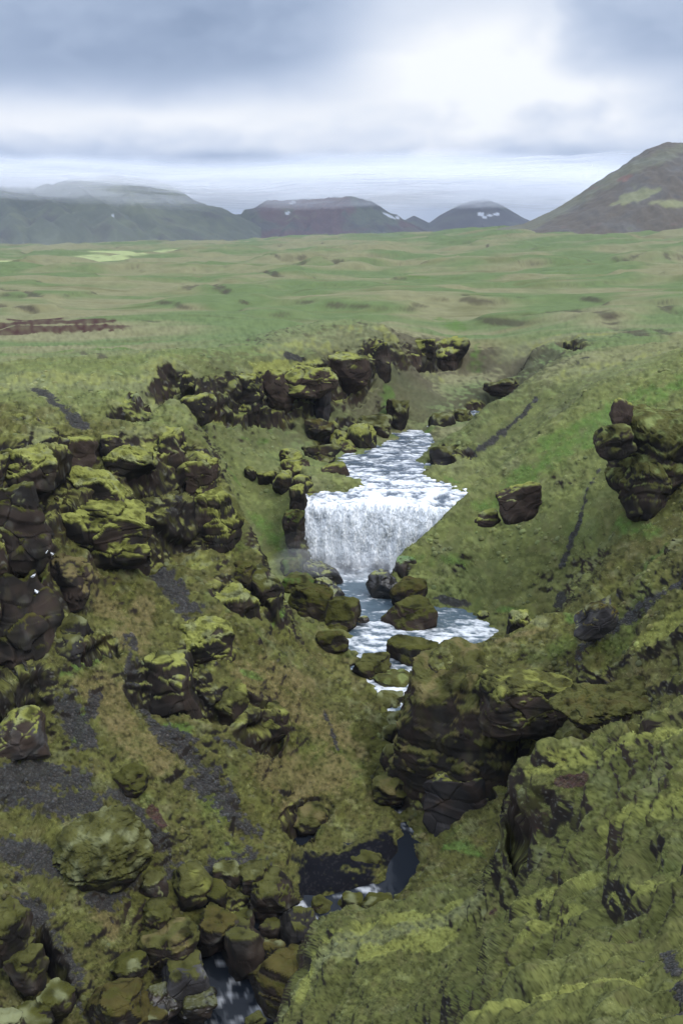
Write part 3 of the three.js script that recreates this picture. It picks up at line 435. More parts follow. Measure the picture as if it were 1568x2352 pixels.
// ------------------------------------------------------------------ water
const WATER = [0.085, 0.11, 0.14], FOAM = [0.9, 0.91, 0.92];
const waterMat = new THREE.MeshPhysicalMaterial({ vertexColors: true, roughness: 0.16, metalness: 0, ior: 1.33, specularIntensity: 1 });
waterMat.name = 'running_water';
function sheet(nu, nv, at) {                                          // grid mesh: at(i / nu, j / nv, out) fills out = [x, y, d, r, g, b]
  const pos = new Float32Array((nu + 1) * (nv + 1) * 3), color = new Float32Array(pos.length), idx = new Uint32Array(nu * nv * 6), o = [0, 0, 0, 0, 0, 0];
  for (let j = 0, k = 0; j <= nv; j++) for (let i = 0; i <= nu; i++, k += 3) { at(i / nu, j / nv, o); pos[k] = o[0]; pos[k + 1] = o[1] + EYE; pos[k + 2] = -o[2]; color[k] = o[3]; color[k + 1] = o[4]; color[k + 2] = o[5]; }
  for (let j = 0, k = 0; j < nv; j++) for (let i = 0; i < nu; i++) { const a = j * (nu + 1) + i; idx[k++] = a; idx[k++] = a + 1; idx[k++] = a + nu + 1; idx[k++] = a + 1; idx[k++] = a + nu + 2; idx[k++] = a + nu + 1; }
  const g = new THREE.BufferGeometry();
  g.setAttribute('position', new THREE.BufferAttribute(pos, 3)); g.setAttribute('color', new THREE.BufferAttribute(color, 3)); g.setIndex(new THREE.BufferAttribute(idx, 1)); g.computeVertexNormals();
  return g;
}
const foamy = (o, f, tint = WATER) => { for (let c = 0; c < 3; c++) o[3 + c] = lerp(tint[c], FOAM[c], clamp(f)); };
const lipAt = (x) => 152.8 - 0.8 * noise(x * 0.2, 1.5, 3) - 0.4 * noise(x * 0.7, 4.5, 3) - 0.2 * noise(x * 2.1, 9.5, 3) - 0.007 * Math.max(0, x - 4) ** 2;
const lipDrop = (x) => 0.45 * noise(x * 0.3, 2.5, 8) + 0.22 * noise(x * 1.1, 6.5, 8) - 0.03 * Math.max(0, x - 4);
function upperLevel(d) { return -39.75 + (d - 153) * 0.02; }
put(new THREE.Mesh(sheet(240, 250, (i, j, o) => {
  const a = lerp(-0.0445 + 0.005 * noise(j * 40, 7, 3), 0.2, i), dd = lerp(0, 1, j), x0 = a * 156, lip = lipAt(x0), d = lip - 0.15 + dd * dd * 30 + dd * 62, x = a * lerp(152.5, d, smooth(0, 0.3, dd));
  const rapid = smooth(26, 2, d - lip), n1 = fbm(x * 0.3 + 2, d * 0.62, 1.3, 4), n2 = fbm(x * 1.1, d * 2.0, 6.1, 3), n3 = ridged(x * 0.22, d * 0.75, 2.2, 3);
  o[0] = x; o[2] = d;
  o[1] = upperLevel(d) + 0.26 * n1 + 0.16 * n2 * (0.5 + rapid) + 0.26 * n3 * (0.4 + rapid) - (0.9 - lipDrop(x)) * smooth(6, 0, d - lip) ** 2 - 0.25 * rapid * Math.abs(noise(x * 0.5, d * 0.5, 5)) - 0.4 * smooth(0.7, 0, d - lip);
  foamy(o, smooth(0.0, 0.5, n1 * 0.75 + n2 * 0.5 + n3 * 0.35 + rapid * 0.2 - 0.1 + 0.16 * smooth(3.5, 0.2, d - lip)) * 0.95);
}), waterMat), 'river', { kind: 'structure', label: 'river running over rapids towards the brink of the waterfall', category: 'river' });
put(new THREE.Mesh(sheet(210, 210, (i, j, o) => {
  const d = lerp(104, 152, j), a = lerp(-0.06, 0.22, i), x = a * d;
  const fall = smooth(143.5, 150.5, d + 1.2 * noise(x * 0.3, d * 0.3, 4)) * smooth(-9, -5, x), rap = smooth(135, 126, d) * 0.55 + smooth(119, 110, d) * 0.3, n1 = fbm(x * 0.4 + 12, d * 0.75, 3.3, 4), n2 = fbm(x * 1.4, d * 2.4, 8.1, 3), n3 = ridged(x * 0.2 + 4, d * 0.4, 2.2, 3);
  o[0] = x; o[2] = d; o[1] = -50.75 - (152 - d) * 0.022 - smooth(110, 104, d) * 1.2 + 0.14 * n1 + 0.09 * n2 + 0.2 * n3 * rap + fall * (0.35 + 0.5 * n2);
  foamy(o, smooth(0.02, 0.55, n1 * 0.7 + n2 * 0.5 + n3 * 0.45 * (0.3 + rap) + rap * 0.35 - 0.16) * 0.85 + fall * (0.75 + 0.5 * n1), [0.09, 0.125, 0.15]);
}), waterMat), 'river', { kind: 'structure', label: 'plunge pool and rapids between boulders below the waterfall', category: 'river' }).name = 'river_001';
const deepWater = new THREE.MeshPhysicalMaterial({ vertexColors: true, roughness: 0.12, metalness: 0, ior: 1.33, specularIntensity: 0.5 }); deepWater.name = 'still_dark_water';
function lowLevel(d) { return d > 88 ? lerp(-57, -53, smooth(92, 105, d)) : d > 77 ? -57 : lerp(-60.2, -57, smooth(62, 77, d)); }
put(new THREE.Mesh(sheet(120, 150, (i, j, o) => {
  const d = lerp(48, 105.5, j), a = lerp(-0.2, 0.11, i), x = a * d, pool = smooth(77.5, 79.5, d) * smooth(89, 86.5, d), n1 = fbm(x * 0.5 + 12, d * 0.8, 13.3, 4), n2 = fbm(x * 1.6, d * 2.2, 18.1, 3);
  o[0] = x; o[2] = d; o[1] = lowLevel(d) + (0.1 * n1 + 0.07 * n2) * (1 - 0.85 * pool);
  foamy(o, smooth(0.12, 0.5, n1 + 0.5 * n2) * 0.6 * (1 - pool) * smooth(60, 72, d), [0.012, 0.015, 0.02]);
}), deepWater), 'river', { kind: 'structure', label: 'dark stream winding through the bottom of the near gorge', category: 'river' }).name = 'river_002';
// the fall: a curved sheet of strands, thinner where the dark step shows through, and torn white water in front of it
const fallMat = new THREE.MeshStandardMaterial({ vertexColors: true, roughness: 0.75 }); fallMat.name = 'falling_water';
function strand(front) {
  return (i, j, o) => {
    const a = lerp(-0.0455 + 0.004 * noise(j * 3, 2, 2) + 0.003 * noise(j * 11, 5, 2), 0.14, i), x = a * 152.5, t = j, lip = lipAt(x) + 0.02;
    const s1 = fbm(x * 0.7 + 5, t * 2.2 + front * 7, 2.2, 3), s2 = fbm(x * 1.9, t * 4.2 + front * 3, 5.5, 4), s3 = noise(x * 5, t * 19, 9), step = noise(x * 0.5, 7, front);
    const out = -0.25 + 3.1 * Math.sqrt(t) + (1.2 * s1 + 0.5 * step * smooth(0.2, 0.6, t) + 0.15 * s2 + 0.04 * s3) * smooth(0, 0.25, t) + front * 0.35;
    o[0] = x; o[2] = lip - out; o[1] = lerp(upperLevel(153) - 0.86 + lipDrop(x), -50.6, t) + 0.15 * s2 * smooth(0, 0.2, t);
    const f = smooth(-0.45, 0.15, s1 * 0.7 + s2 * 0.9 + s3 * 0.14 + 0.12 + 0.25 * smooth(0.75, 1, t));
    foamy(o, 0.45 + 0.55 * f, [0.34, 0.4, 0.47]);
  };
}
const fall = new THREE.Group();
{
  const a = new THREE.Mesh(sheet(320, 150, strand(0)), fallMat); a.name = 'water_curtain'; fall.add(a);
  // torn clots of white water leaping off the curtain
  const r = rng(31), clot = new THREE.IcosahedronGeometry(1, 1), spray = new THREE.InstancedMesh(clot, new THREE.MeshStandardMaterial({ color: new THREE.Color(0.82, 0.85, 0.88), roughness: 0.9 }), 9000), m = new THREE.Matrix4(), q = new THREE.Quaternion(), o = [0, 0, 0, 0, 0, 0], at = strand(0);
  for (let n = 0; n < 9000; n++) {
    const i = r(), j = Math.pow(r(), 0.8); at(i, j, o);
    const w = 0.03 + 0.06 * r(); m.compose(new THREE.Vector3(o[0] + (r() - 0.5) * 0.5, o[1] + EYE, -(o[2] - 0.05 - 0.5 * r() * r())), q, new THREE.Vector3(w, w * (1.2 + 3.4 * r()), w)); spray.setMatrixAt(n, m);
  }
  spray.name = 'white_water_clots'; spray.userData.kind = 'stuff'; fall.add(spray);
  fall.traverse((c) => { c.castShadow = c.receiveShadow = true; });
}
put(fall, 'waterfall', { kind: 'structure', label: 'wide white waterfall dropping over a rock step into the pool', category: 'waterfall' });
// spray hanging over the foot of the fall
{
  const r = rng(77), mat = new THREE.MeshPhysicalMaterial({ color: new THREE.Color(0.97, 0.98, 1), roughness: 1, transmission: 0.6, thickness: 0, transparent: true, opacity: 0.02, depthWrite: false, specularIntensity: 0 }), mist = new THREE.InstancedMesh(new THREE.IcosahedronGeometry(1, 4), mat, 52), m = new THREE.Matrix4(), q = new THREE.Quaternion();
  for (let n = 0; n < 52; n++) {
    const left = n < 14, P = left ? level(lerp(640, 760, r()), 147 - 8 * r(), lerp(-50, -43, r())) : level(lerp(700, 930, r()), 148.6 - 2.4 * r(), lerp(-50.4, -47.4, r() * r())), s = left ? 1.2 + 2.2 * r() : 0.8 + 1.4 * r();
    m.compose(new THREE.Vector3(P.a * P.d, P.y + EYE, -P.d), q, new THREE.Vector3(s * 1.5, s * (0.7 + 0.4 * r()), s)); mist.setMatrixAt(n, m);
  }
  put(mist, 'spray_mist', { kind: 'stuff', label: 'fine spray drifting over the foot of the waterfall', category: 'mist' });
  mist.castShadow = false;
}

// ------------------------------------------------------------------ rocks
const spheres = new Map();
function unitSphere(n) {
  if (!spheres.has(n)) { const g = new THREE.IcosahedronGeometry(1, n); g.deleteAttribute('uv'); g.deleteAttribute('normal'); spheres.set(n, mergeVertices(g, 1e-5)); }
  return spheres.get(n);
}
const LEVELS = [6, 8, 11, 14, 18, 23, 30, 38, 46];
const rockMat = new THREE.MeshPhysicalMaterial({ vertexColors: true, roughness: 1, specularIntensity: 0.2, flatShading: true }); rockMat.name = 'mossy_basalt';
const wetMat = new THREE.MeshStandardMaterial({ vertexColors: true, roughness: 0.42, flatShading: true }); wetMat.name = 'wet_basalt';
// moss: 0 bare .. 1 wholly grown over; tint: the moss's colour; blocky: 0 round .. 1 angular; lumpy: relief
function rockGeometry(sx, sy, sz, px, { seed = 1, moss = 0.5, tint = 'mossBright', second = 'mossGrey', stone = 'rock', stone2 = 'rockBrown', blocky = 0.5, lumpy = 0.5, lichen = 0.3, thick = 0.5, tilt = 0, cap = 1 } = {}) {
  const want = px * 0.155, lv = LEVELS.find((l) => l >= want) ?? 46, src = unitSphere(lv), p = Float32Array.from(src.attributes.position.array), cnt = p.length / 3, r = rng(seed * 7919 + 13), cuts = [];
  const nc = 7 + Math.floor(r() * 5);
  for (let k = 0; k < nc; k++) { const z = r() * 1.7 - 0.85, t = r() * 6.283, q = Math.sqrt(1 - z * z); cuts.push([q * Math.cos(t), z, q * Math.sin(t), lerp(0.98, 0.55 + 0.3 * r(), 0.25 + 0.75 * blocky)]); }
  cuts.push([0.3 * (r() - 0.5), 1, 0.3 * (r() - 0.5), lerp(0.95, 0.68, blocky)]);
  const S = Math.max(sx, sy, sz), ox = r() * 50, oy = r() * 50, oz = r() * 50, ct = Math.cos(tilt), st = Math.sin(tilt), fs = clamp(S / 2.5, 0.35, 1.8);
  const cell = S * 3.1 / lv, pw = lerp(2.1, 4.2, blocky), yaw = (r() - 0.5) * 1.2, cy = Math.cos(yaw), sn = Math.sin(yaw);   // spacing of the mesh's points; squareness; turn of the block
  for (let i = 0; i < cnt; i++) {
    const k = i * 3; let x = p[k], y = p[k + 1], z = p[k + 2];
    const bx = Math.abs(x * cy - z * sn), bz = Math.abs(x * sn + z * cy), by = Math.abs(y);
    let rad = Math.pow(Math.pow(bx, pw) + Math.pow(by, pw) + Math.pow(bz, pw), -1 / pw) * lerp(1, 0.9, blocky);
    for (const c of cuts) { const dt = x * c[0] + y * c[1] + z * c[2]; if (dt > 0.05) { const q = c[3] / dt; if (q < rad + 0.03) { const hh = clamp(0.5 + 0.5 * (rad - q) / 0.03); rad = lerp(rad, q, hh) - 0.03 * hh * (1 - hh) * 0.5; } } }
    let X = x * rad, Y = y * rad, Z = z * rad;
    const wx = fbm(X * 1.1 + ox, Y * 1.1 + oy, Z * 1.1, 2), wy = fbm(X * 1.1 + oy, Y * 1.1, Z * 1.1 + oz, 2), wz = fbm(X * 1.1, Y * 1.1 + oz, Z * 1.1 + ox, 2);
    X = (X + 0.24 * wx) * sx; Y = (Y + 0.2 * wy) * sy; Z = (Z + 0.24 * wz) * sz;
    const vx = X + 0.35 * fs * noise(X / fs + ox, Y / fs, Z / fs), vz = Z + 0.35 * fs * noise(X / fs, Y / fs + oz, Z / fs), f1 = worley(vx / (1.9 * fs) + ox, Y / (1.25 * fs) + oy, vz / (1.9 * fs) + oz), crack = smooth(0.0, 0.09, W2 - f1), blk = WID - 0.5;
    let h = lumpy * fs * (0.3 * fbm(X / (2.4 * fs) + ox, Y / (1.5 * fs) + oy, Z / (2.4 * fs) + oz, 3) + (0.4 * blk * crack - 0.16 * (1 - crack)) * (0.35 + 0.75 * blocky));
    const yy = Y / (0.62 * fs) + 0.8 * noise(X / (2 * fs) + 4, oy, Z / (2 * fs)), fr = yy - Math.floor(yy), ledge = PERM[(Math.floor(yy) + Math.floor(oy)) & 255] / 255 - 0.5;   // beds of lava, some set back
    h += lumpy * fs * 0.24 * ledge * smooth(0, 0.12, fr) * smooth(1, 0.88, fr) * (0.4 + blocky) * (1 - y * y);
    h += lumpy * (0.26 * ridged(X / 1.0 + ox, Y / 0.6 + oy, Z / 1.0, 3) * smooth(1, 3, 0.7 / cell) + 0.13 * noise(X / 0.3 + ox, Y / 0.24, Z / 0.3) * smooth(1, 3, 0.3 / cell));
    X += x * h; Y += y * h; Z += z * h;
    p[k] = X * ct - Y * st; p[k + 1] = X * st + Y * ct; p[k + 2] = Z;
  }
  const g = new THREE.BufferGeometry();
  g.setAttribute('position', new THREE.BufferAttribute(p, 3)); g.setIndex(src.index); g.computeVertexNormals();
  const nor = Float32Array.from(g.attributes.normal.array), grown = new Float32Array(cnt), lim = lerp(0.98, -0.15, moss);
  for (let i = 0; i < cnt; i++) {
    const k = i * 3, x = p[k] + ox, y = p[k + 1] + oy, z = p[k + 2] + oz, up = nor[k + 1];
    const w = grown[i] = cap * smooth(lim - 0.13, lim + 0.13, up + 0.3 * fbm(x / 1.3, y / 1.3, z / 1.3, 2) + 0.16 * noise(x / 0.42, y / 0.42, z / 0.42));
    if (w > 0.01) { const bl = 0.3 * Math.abs(noise(x / 0.9, y / 0.9, z / 0.9)) + 0.22 * Math.abs(noise(x / 0.42 + 5, y / 0.42, z / 0.42)) + 0.13 * Math.abs(noise(x / 0.2, y / 0.2, z / 0.2)) * smooth(1, 3, 0.2 / cell), t = thick * w * (0.06 + bl + 0.1 * noise(x / 1.8, y / 1.8, z / 1.8)) * Math.min(1, S / 1.5); p[k] += nor[k] * t; p[k + 1] += nor[k + 1] * t + 0.05 * thick * w * Math.min(1, S); p[k + 2] += nor[k + 2] * t; }
  }
  g.computeVertexNormals();
  const color = new Float32Array(cnt * 3);
  for (let i = 0; i < cnt; i++) {
    const k = i * 3, x = p[k] + ox, y = p[k + 1] + oy, z = p[k + 2] + oz, n1 = fbm(x / 2.4, y / 2.4, z / 2.4, 3), l3 = Math.max(0.2, cell * 4.5), l4 = Math.max(0.1, cell * 2.2), n3 = noise(x / l3, y / l3, z / l3), n4 = noise(x / l4, y / l4, z / l4);
    const base_ = PAL[stone]; col[0] = base_[0]; col[1] = base_[1]; col[2] = base_[2];
    mix(PAL[stone2], smooth(-0.15, 0.4, n1 + 0.3 * n3) * 0.8);
    mix(PAL.olive, smooth(0.2, 0.5, noise(x / 0.9, y / 1.7, z / 0.9 + 30) + 0.3 * n4) * 0.4 * moss);
    mix(PAL.rust, smooth(0.15, 0.45, fbm(x / 1.6 + 8, y / 2.2, z / 1.6, 3)) * 0.35 * moss);
    mix(PAL.lichen, smooth(0.4, 0.62, n4 + 0.35 * n3) * lichen * clamp(0.16 / cell, 0.25, 1));
    for (let c = 0; c < 3; c++) col[c] *= 1 + 0.3 * n4 + 0.2 * n3;
    if (grown[i] > 0.01) {
      const s = col.slice(), m = PAL[tint]; col[0] = m[0]; col[1] = m[1]; col[2] = m[2];
      mix(PAL[second], smooth(0, 0.45, noise(x / 1.2 + 60, y / 1.2, z / 1.2) + 0.3 * n3) * 0.75);
      mix(PAL.mossOlive, smooth(0.05, 0.5, fbm(x / 0.9 + 20, y / 0.9, z / 0.9, 2)) * 0.6);
      const t = smooth(0.3, 0.6, grown[i] + 0.2 * n4); for (let c = 0; c < 3; c++) col[c] = lerp(s[c], col[c] * (1 + 0.3 * n3 + 0.32 * n4) * (1 - 0.5 * smooth(0.25, 0.6, -n4 - 0.5 * n3)), t);
    }
    for (let c = 0; c < 3; c++) color[k + c] = Math.max(0.004, col[c]);
  }
  g.setAttribute('color', new THREE.BufferAttribute(color, 3));
  return g;
}
const taken = new Map();
function numbered(name) { const n = taken.get(name) ?? 0; taken.set(name, n + 1); return n ? `${name}_${String(n).padStart(3, '0')}` : name; }
let rockSeed = 100;
// a rock seen at u, v, w wide and h high in the sketch; it stands on the ground where its foot is seen, or d metres ahead
function rock(name, label, category, u, v, w, h, o = {}) {
  if (/bottom|corner|pool/.test(o.group ?? '') && !o.tint) { o.tint = 'olive'; o.second = 'mossOlive'; }
  if (/wall crags|cliff band/.test(o.group ?? '')) { o.blocky = Math.max(o.blocky ?? 0.75, 0.72); o.gx ??= 1.28; o.gy ??= 1.45; }
  if (/bottom|corner/.test(o.group ?? '')) o.blocky = Math.max(o.blocky ?? 0.7, 0.45);
  const foot = o.d ? null : surf(u, v + h * 0.42), d = o.d ?? tp[foot * 3 + 2] + w * 0.25 * tp[foot * 3 + 2] / FOC, P = sight(u, v, d), s = Math.hypot(d, P.y) / FOC * 0.99;
  const sx = w / 2 * s * (o.gx ?? 1.08), sy = h / 2 * s * (o.gy ?? 1.3), sz = (o.deep ?? 0.85) * (sx + sy) / 2 + 0.1 * sx;
  const m = new THREE.Mesh(rockGeometry(sx, sy, sz, Math.max(w, h), { seed: ++rockSeed, ...o }), o.wet ? wetMat : rockMat);
  m.position.set(P.a * d, P.y + EYE - sy * 0.16, -d); m.rotation.y = o.turn ?? 0;
  const data = { label, category }; if (o.group) data.group = o.group;
  return put(m, numbered(name), data);
}
const B = 'boulder', C = 'crag';
// boulders in and beside the lower river
rock(B, 'rounded mossy boulder, upper left of the pair at the pool outlet', B, 714, 1384, 96, 76, { moss: 0.62, tint: 'mossOlive', second: 'rust', blocky: 0.35, group: 'river boulders' });
rock(B, 'big domed mossy boulder at the left water edge below the fall', B, 770, 1416, 100, 84, { moss: 0.6, tint: 'mossOlive', second: 'olive', blocky: 0.4, group: 'river boulders', d: 128 });
rock(B, 'low dark mossy boulder under the domed boulder at the left bank', B, 762, 1474, 72, 46, { moss: 0.5, tint: 'mossOlive', second: 'rust', group: 'river boulders' });
rock(B, 'black wet boulder at the right foot of the waterfall', B, 880, 1338, 66, 52, { moss: 0.0, lichen: 0.05, stone2: 'scree', wet: true, blocky: 0.7, d: 139, group: 'river boulders' });
rock(B, 'brown mossy boulder between the black wet one and the biggest river boulder', B, 936, 1360, 82, 62, { moss: 0.6, tint: 'rust', second: 'mossOlive', blocky: 0.4, d: 135.5, group: 'river boulders' });
rock(B, 'biggest pentagonal boulder standing in mid river', B, 942, 1418, 112, 92, { moss: 0.42, tint: 'mossOlive', second: 'olive', stone: 'rockBrown', blocky: 0.75, lichen: 0.35, d: 128.5, group: 'river boulders' });
rock(B, 'moss topped boulder in the river nearest the giant crag', B, 948, 1506, 116, 88, { moss: 0.55, tint: 'mossOlive', second: 'olive', blocky: 0.6, d: 117.5, group: 'river boulders' });
rock(B, 'small black stone awash left of the biggest river boulder', B, 833, 1422, 28, 13, { moss: 0.2, lichen: 0.05, wet: true, d: 128, group: 'river boulders' });
rock(B, 'flat mossy ledge rock at the tail of the rapids', B, 852, 1536, 104, 62, { moss: 0.6, tint: 'olive', second: 'mossOlive', blocky: 0.8, d: 113.5, group: 'river boulders' });
rock(B, 'smooth wet slab veiled in spray left of the fall', B, 738, 1318, 92, 44, { moss: 0.05, lichen: 0.02, wet: true, stone2: 'scree', blocky: 0.5, d: 145, tilt: -0.3, group: 'river boulders' });
rock(B, 'wet grey slab below the spray veiled one', B, 750, 1352, 70, 38, { moss: 0.1, lichen: 0.05, wet: true, stone2: 'scree', d: 139.5, tilt: -0.3, group: 'river boulders' });
rock(B, 'angular dark rock wedged behind the mossy pair at the pool outlet', B, 757, 1374, 50, 36, { moss: 0.15, wet: true, d: 134.5, group: 'river boulders' });
rock(B, 'misty rounded boulder on the bank left of the fall, upper one', B, 667, 1302, 48, 40, { moss: 0.75, tint: 'olive', second: 'grass', blocky: 0.2, group: 'misty bank boulders' });
rock(B, 'misty broad boulder on the bank left of the fall, lower one', B, 682, 1340, 72, 44, { moss: 0.75, tint: 'olive', second: 'grass', blocky: 0.2, group: 'misty bank boulders' });
rock(B, 'dark rock standing against the left end of the waterfall', B, 676, 1206, 50, 76, { moss: 0.45, tint: 'olive', second: 'grass', d: 149.6 });
rock(B, 'low stone on the moss at the far right bank of the lower pool', B, 1110, 1412, 28, 16, { moss: 0.3, group: 'river boulders' });
rock(B, 'small dark stone at the right end of the lower pool', B, 1140, 1477, 46, 28, { moss: 0.4, tint: 'mossOlive', d: 119.5, group: 'river boulders' });
rock(B, 'dark wet rock face at the toe of the right grass spur', B, 932, 1302, 50, 52, { moss: 0.25, tint: 'grass', wet: true, d: 143.2 });
rock(B, 'mossy hump of rock hiding the river at the mouth of the slot', B, 900, 1572, 96, 66, { moss: 0.7, tint: 'olive', second: 'lush', blocky: 0.3, d: 111.5, group: 'river boulders' });
rock(B, 'dark mossy rock jammed against the giant crag in the slot', B, 908, 1632, 84, 96, { moss: 0.5, tint: 'olive', d: 107.5, group: 'river boulders' });
rock(B, 'small mossy rock lowest in the river slot', B, 903, 1662, 76, 64, { moss: 0.6, tint: 'olive', d: 103.5, group: 'river boulders' });
// along the upper river
rock(B, 'tall egg shaped boulder with pale moss cap beside the upper river', B, 832, 1012, 62, 78, { moss: 0.58, tint: 'mossBright', thick: 0.7, blocky: 0.3, d: 190, group: 'upper river boulders' });
rock(B, 'bare grey brown boulder left of the egg shaped one', B, 796, 1034, 50, 42, { moss: 0.2, stone: 'rockBrown', d: 186, group: 'upper river boulders' });
rock(B, 'squat boulder behind the egg shaped one', B, 779, 1010, 44, 44, { moss: 0.5, d: 190, group: 'upper river boulders' });
rock(B, 'long flat topped block at the upper left bank', B, 733, 1040, 82, 48, { moss: 0.5, tint: 'olive', blocky: 0.95, d: 178, group: 'upper river boulders' });
rock(B, 'wedge shaped bare rock jutting into the upper river', B, 764, 1084, 66, 34, { moss: 0.15, stone: 'rockBrown', d: 168, tilt: 0.15, group: 'upper river boulders' });
rock(B, 'tiny stone in the middle of the upper river', B, 849, 1069, 13, 8, { moss: 0.2, d: 177, group: 'upper river boulders' });
rock(B, 'reddish brown rock in the left bank pile above the fall', B, 678, 1078, 62, 50, { moss: 0.4, stone: 'rockBrown', group: 'left bank rock pile' });
rock(B, 'mossy block low in the left bank pile at the brink', B, 694, 1112, 50, 44, { moss: 0.5, group: 'left bank rock pile' });
rock(B, 'dark upright rock at the left end of the brink', B, 684, 1146, 42, 66, { moss: 0.35, d: 152.6, group: 'left bank rock pile' });
rock(B, 'lichen grey rock at the left of the bank pile', B, 652, 1106, 54, 50, { moss: 0.45, lichen: 0.5, group: 'left bank rock pile' });
rock(B, 'small outlying rock on the green slope left of the bank pile', B, 574, 1086, 28, 28, { moss: 0.35, group: 'left bank rock pile' });
rock(B, 'mossy rock topping the left bank pile', B, 668, 1048, 52, 34, { moss: 0.6, group: 'left bank rock pile' });
rock(B, 'low rock between the green slope and the bank pile', B, 618, 1098, 46, 32, { moss: 0.5, group: 'left bank rock pile' });
rock(B, 'smooth dark dome at the far bend of the upper river', B, 1016, 976, 68, 58, { moss: 0.4, tint: 'olive', stone2: 'scree', blocky: 0.3, d: 206.5, group: 'upper river boulders' });
rock(B, 'mossy rock right of the dark dome at the river bend', B, 1062, 966, 46, 52, { moss: 0.5, tint: 'olive', d: 212, group: 'upper river boulders' });
rock(B, 'small mossy rock furthest right at the river bend', B, 1086, 972, 34, 34, { moss: 0.5, tint: 'olive', d: 208, group: 'upper river boulders' });
rock(B, 'mossy mound rock beside the green gully of the far bank', B, 912, 946, 54, 62, { moss: 0.6, tint: 'olive', d: 206 });
// cliff band of the left rim
rock(C, 'broad dark bluff with hanging moss at the left end of the cliff band', C, 545, 925, 120, 150, { moss: 0.35, blocky: 0.8, lumpy: 0.8, d: 186, deep: 0.6, group: 'cliff band' });
rock(C, 'grey brown pillar under a moss cap, second in the cliff band', C, 640, 895, 70, 100, { moss: 0.3, stone: 'rockBrown', blocky: 0.8, d: 191, deep: 0.7, group: 'cliff band' });
rock(C, 'overhanging roof block above the cave of the cliff band', C, 700, 868, 118, 56, { moss: 0.45, stone: 'rockBrown', blocky: 0.9, d: 193, deep: 0.8, group: 'cliff band' });
rock(C, 'pale streaked pier at the right side of the cave', C, 745, 905, 34, 100, { moss: 0.05, stone: 'scree', stone2: 'rockBrown', blocky: 0.7, d: 195, group: 'cliff band' });
rock(C, 'rusty ledge block below the cave', C, 730, 980, 60, 44, { moss: 0.4, tint: 'rust', blocky: 0.9, d: 189, group: 'cliff band' });
rock(C, 'flat capped block with red side between cave and tower', C, 800, 850, 84, 92, { moss: 0.4, stone: 'rockBrown', blocky: 0.95, d: 207, deep: 0.8, group: 'cliff band' });
rock(C, 'free standing dark tower with mossy top', C, 866, 826, 58, 84, { moss: 0.3, blocky: 0.9, d: 217, group: 'cliff band' });
rock(C, 'dark shadowy block left behind the tower', C, 792, 796, 80, 30, { moss: 0.45, blocky: 0.9, d: 221, group: 'cliff band' });
rock(C, 'small reddish crag right of the tower', C, 945, 836, 36, 46, { moss: 0.25, stone: 'rockBrown', d: 234, group: 'cliff band' });
rock(C, 'last dark bluff of the cliff band above the green hollow', C, 1026, 806, 70, 72, { moss: 0.28, blocky: 0.8, d: 254, group: 'cliff band' });
rock(C, 'mossy shelf left of the last bluff', C, 975, 796, 50, 36, { moss: 0.55, blocky: 0.7, d: 244, group: 'cliff band' });
rock(C, 'mushroom shaped rock knob on the rim above the cliffs', C, 430, 880, 34, 42, { moss: 0.35, blocky: 0.5, d: 166 });
rock(C, 'long low moss crusted ledge on the rim', C, 470, 822, 160, 26, { moss: 0.62, tint: 'mossGrey', second: 'mossBright', blocky: 0.6, d: 205, deep: 0.3 });
rock(C, 'dark crag under the mushroom knob', C, 455, 935, 84, 62, { moss: 0.4, d: 163, deep: 0.7 });
rock(C, 'mossy block on the slope between cave and upper river', C, 860, 975, 90, 48, { moss: 0.55, tint: 'olive', d: 199 });
rock(C, 'dark mouth of rock under the far dome', C, 1160, 888, 90, 30, { moss: 0.3, tint: 'olive', d: 229, deep: 0.5 });
// crags of the left wall
rock(C, 'dark capstone with a bright moss lid at the left edge', C, 66, 1068, 116, 74, { moss: 0.4, thick: 1, blocky: 0.8, d: 97, group: 'left wall crags' });
rock(C, 'sloping crag with a long bright moss slab', C, 205, 1118, 130, 74, { moss: 0.52, thick: 1, blocky: 0.6, d: 103.5, tilt: -0.35, group: 'left wall crags' });
rock(C, 'broad overhanging block with mossy forehead in the left wall', C, 240, 1204, 210, 118, { moss: 0.5, tint: 'mossBright', second: 'mossOlive', thick: 0.9, blocky: 0.6, d: 102, lumpy: 0.9, group: 'left wall crags' });
rock(C, 'black lichen spotted crag at the left edge above the birds', C, 30, 1190, 130, 170, { moss: 0.3, tint: 'mossOlive', lichen: 0.6, blocky: 0.7, d: 90, lumpy: 0.9, deep: 0.6, group: 'left wall crags' });
rock(C, 'square brown block with a moss lid on the skyline of the left wall', C, 468, 1096, 70, 92, { moss: 0.42, thick: 1, stone: 'rockBrown', blocky: 0.9, d: 119.5, group: 'left wall crags' });
rock(C, 'tall mossy buttress at the right edge of the left wall', C, 490, 1210, 98, 172, { moss: 0.48, second: 'mossOlive', thick: 0.8, blocky: 0.8, d: 115.5, lumpy: 0.8, group: 'left wall crags' });
rock(C, 'knob with a smooth bright moss cap leaning over the gully', C, 544, 1398, 92, 96, { moss: 0.42, thick: 1, blocky: 0.4, d: 104.5, group: 'left wall crags' });
rock(C, 'moss cushioned block just below the bright capped knob', C, 466, 1482, 118, 106, { moss: 0.5, thick: 1, blocky: 0.4, d: 96, group: 'left wall crags' });
rock(C, 'dark lichen speckled block with small moss tuft on top', C, 398, 1575, 108, 148, { moss: 0.28, lichen: 0.5, blocky: 0.7, d: 89.5, group: 'left wall crags' });
rock(C, 'dark nose of rock jutting right over the river bank', C, 604, 1348, 78, 84, { moss: 0.3, tint: 'mossOlive', d: 110.5, group: 'left wall crags' });
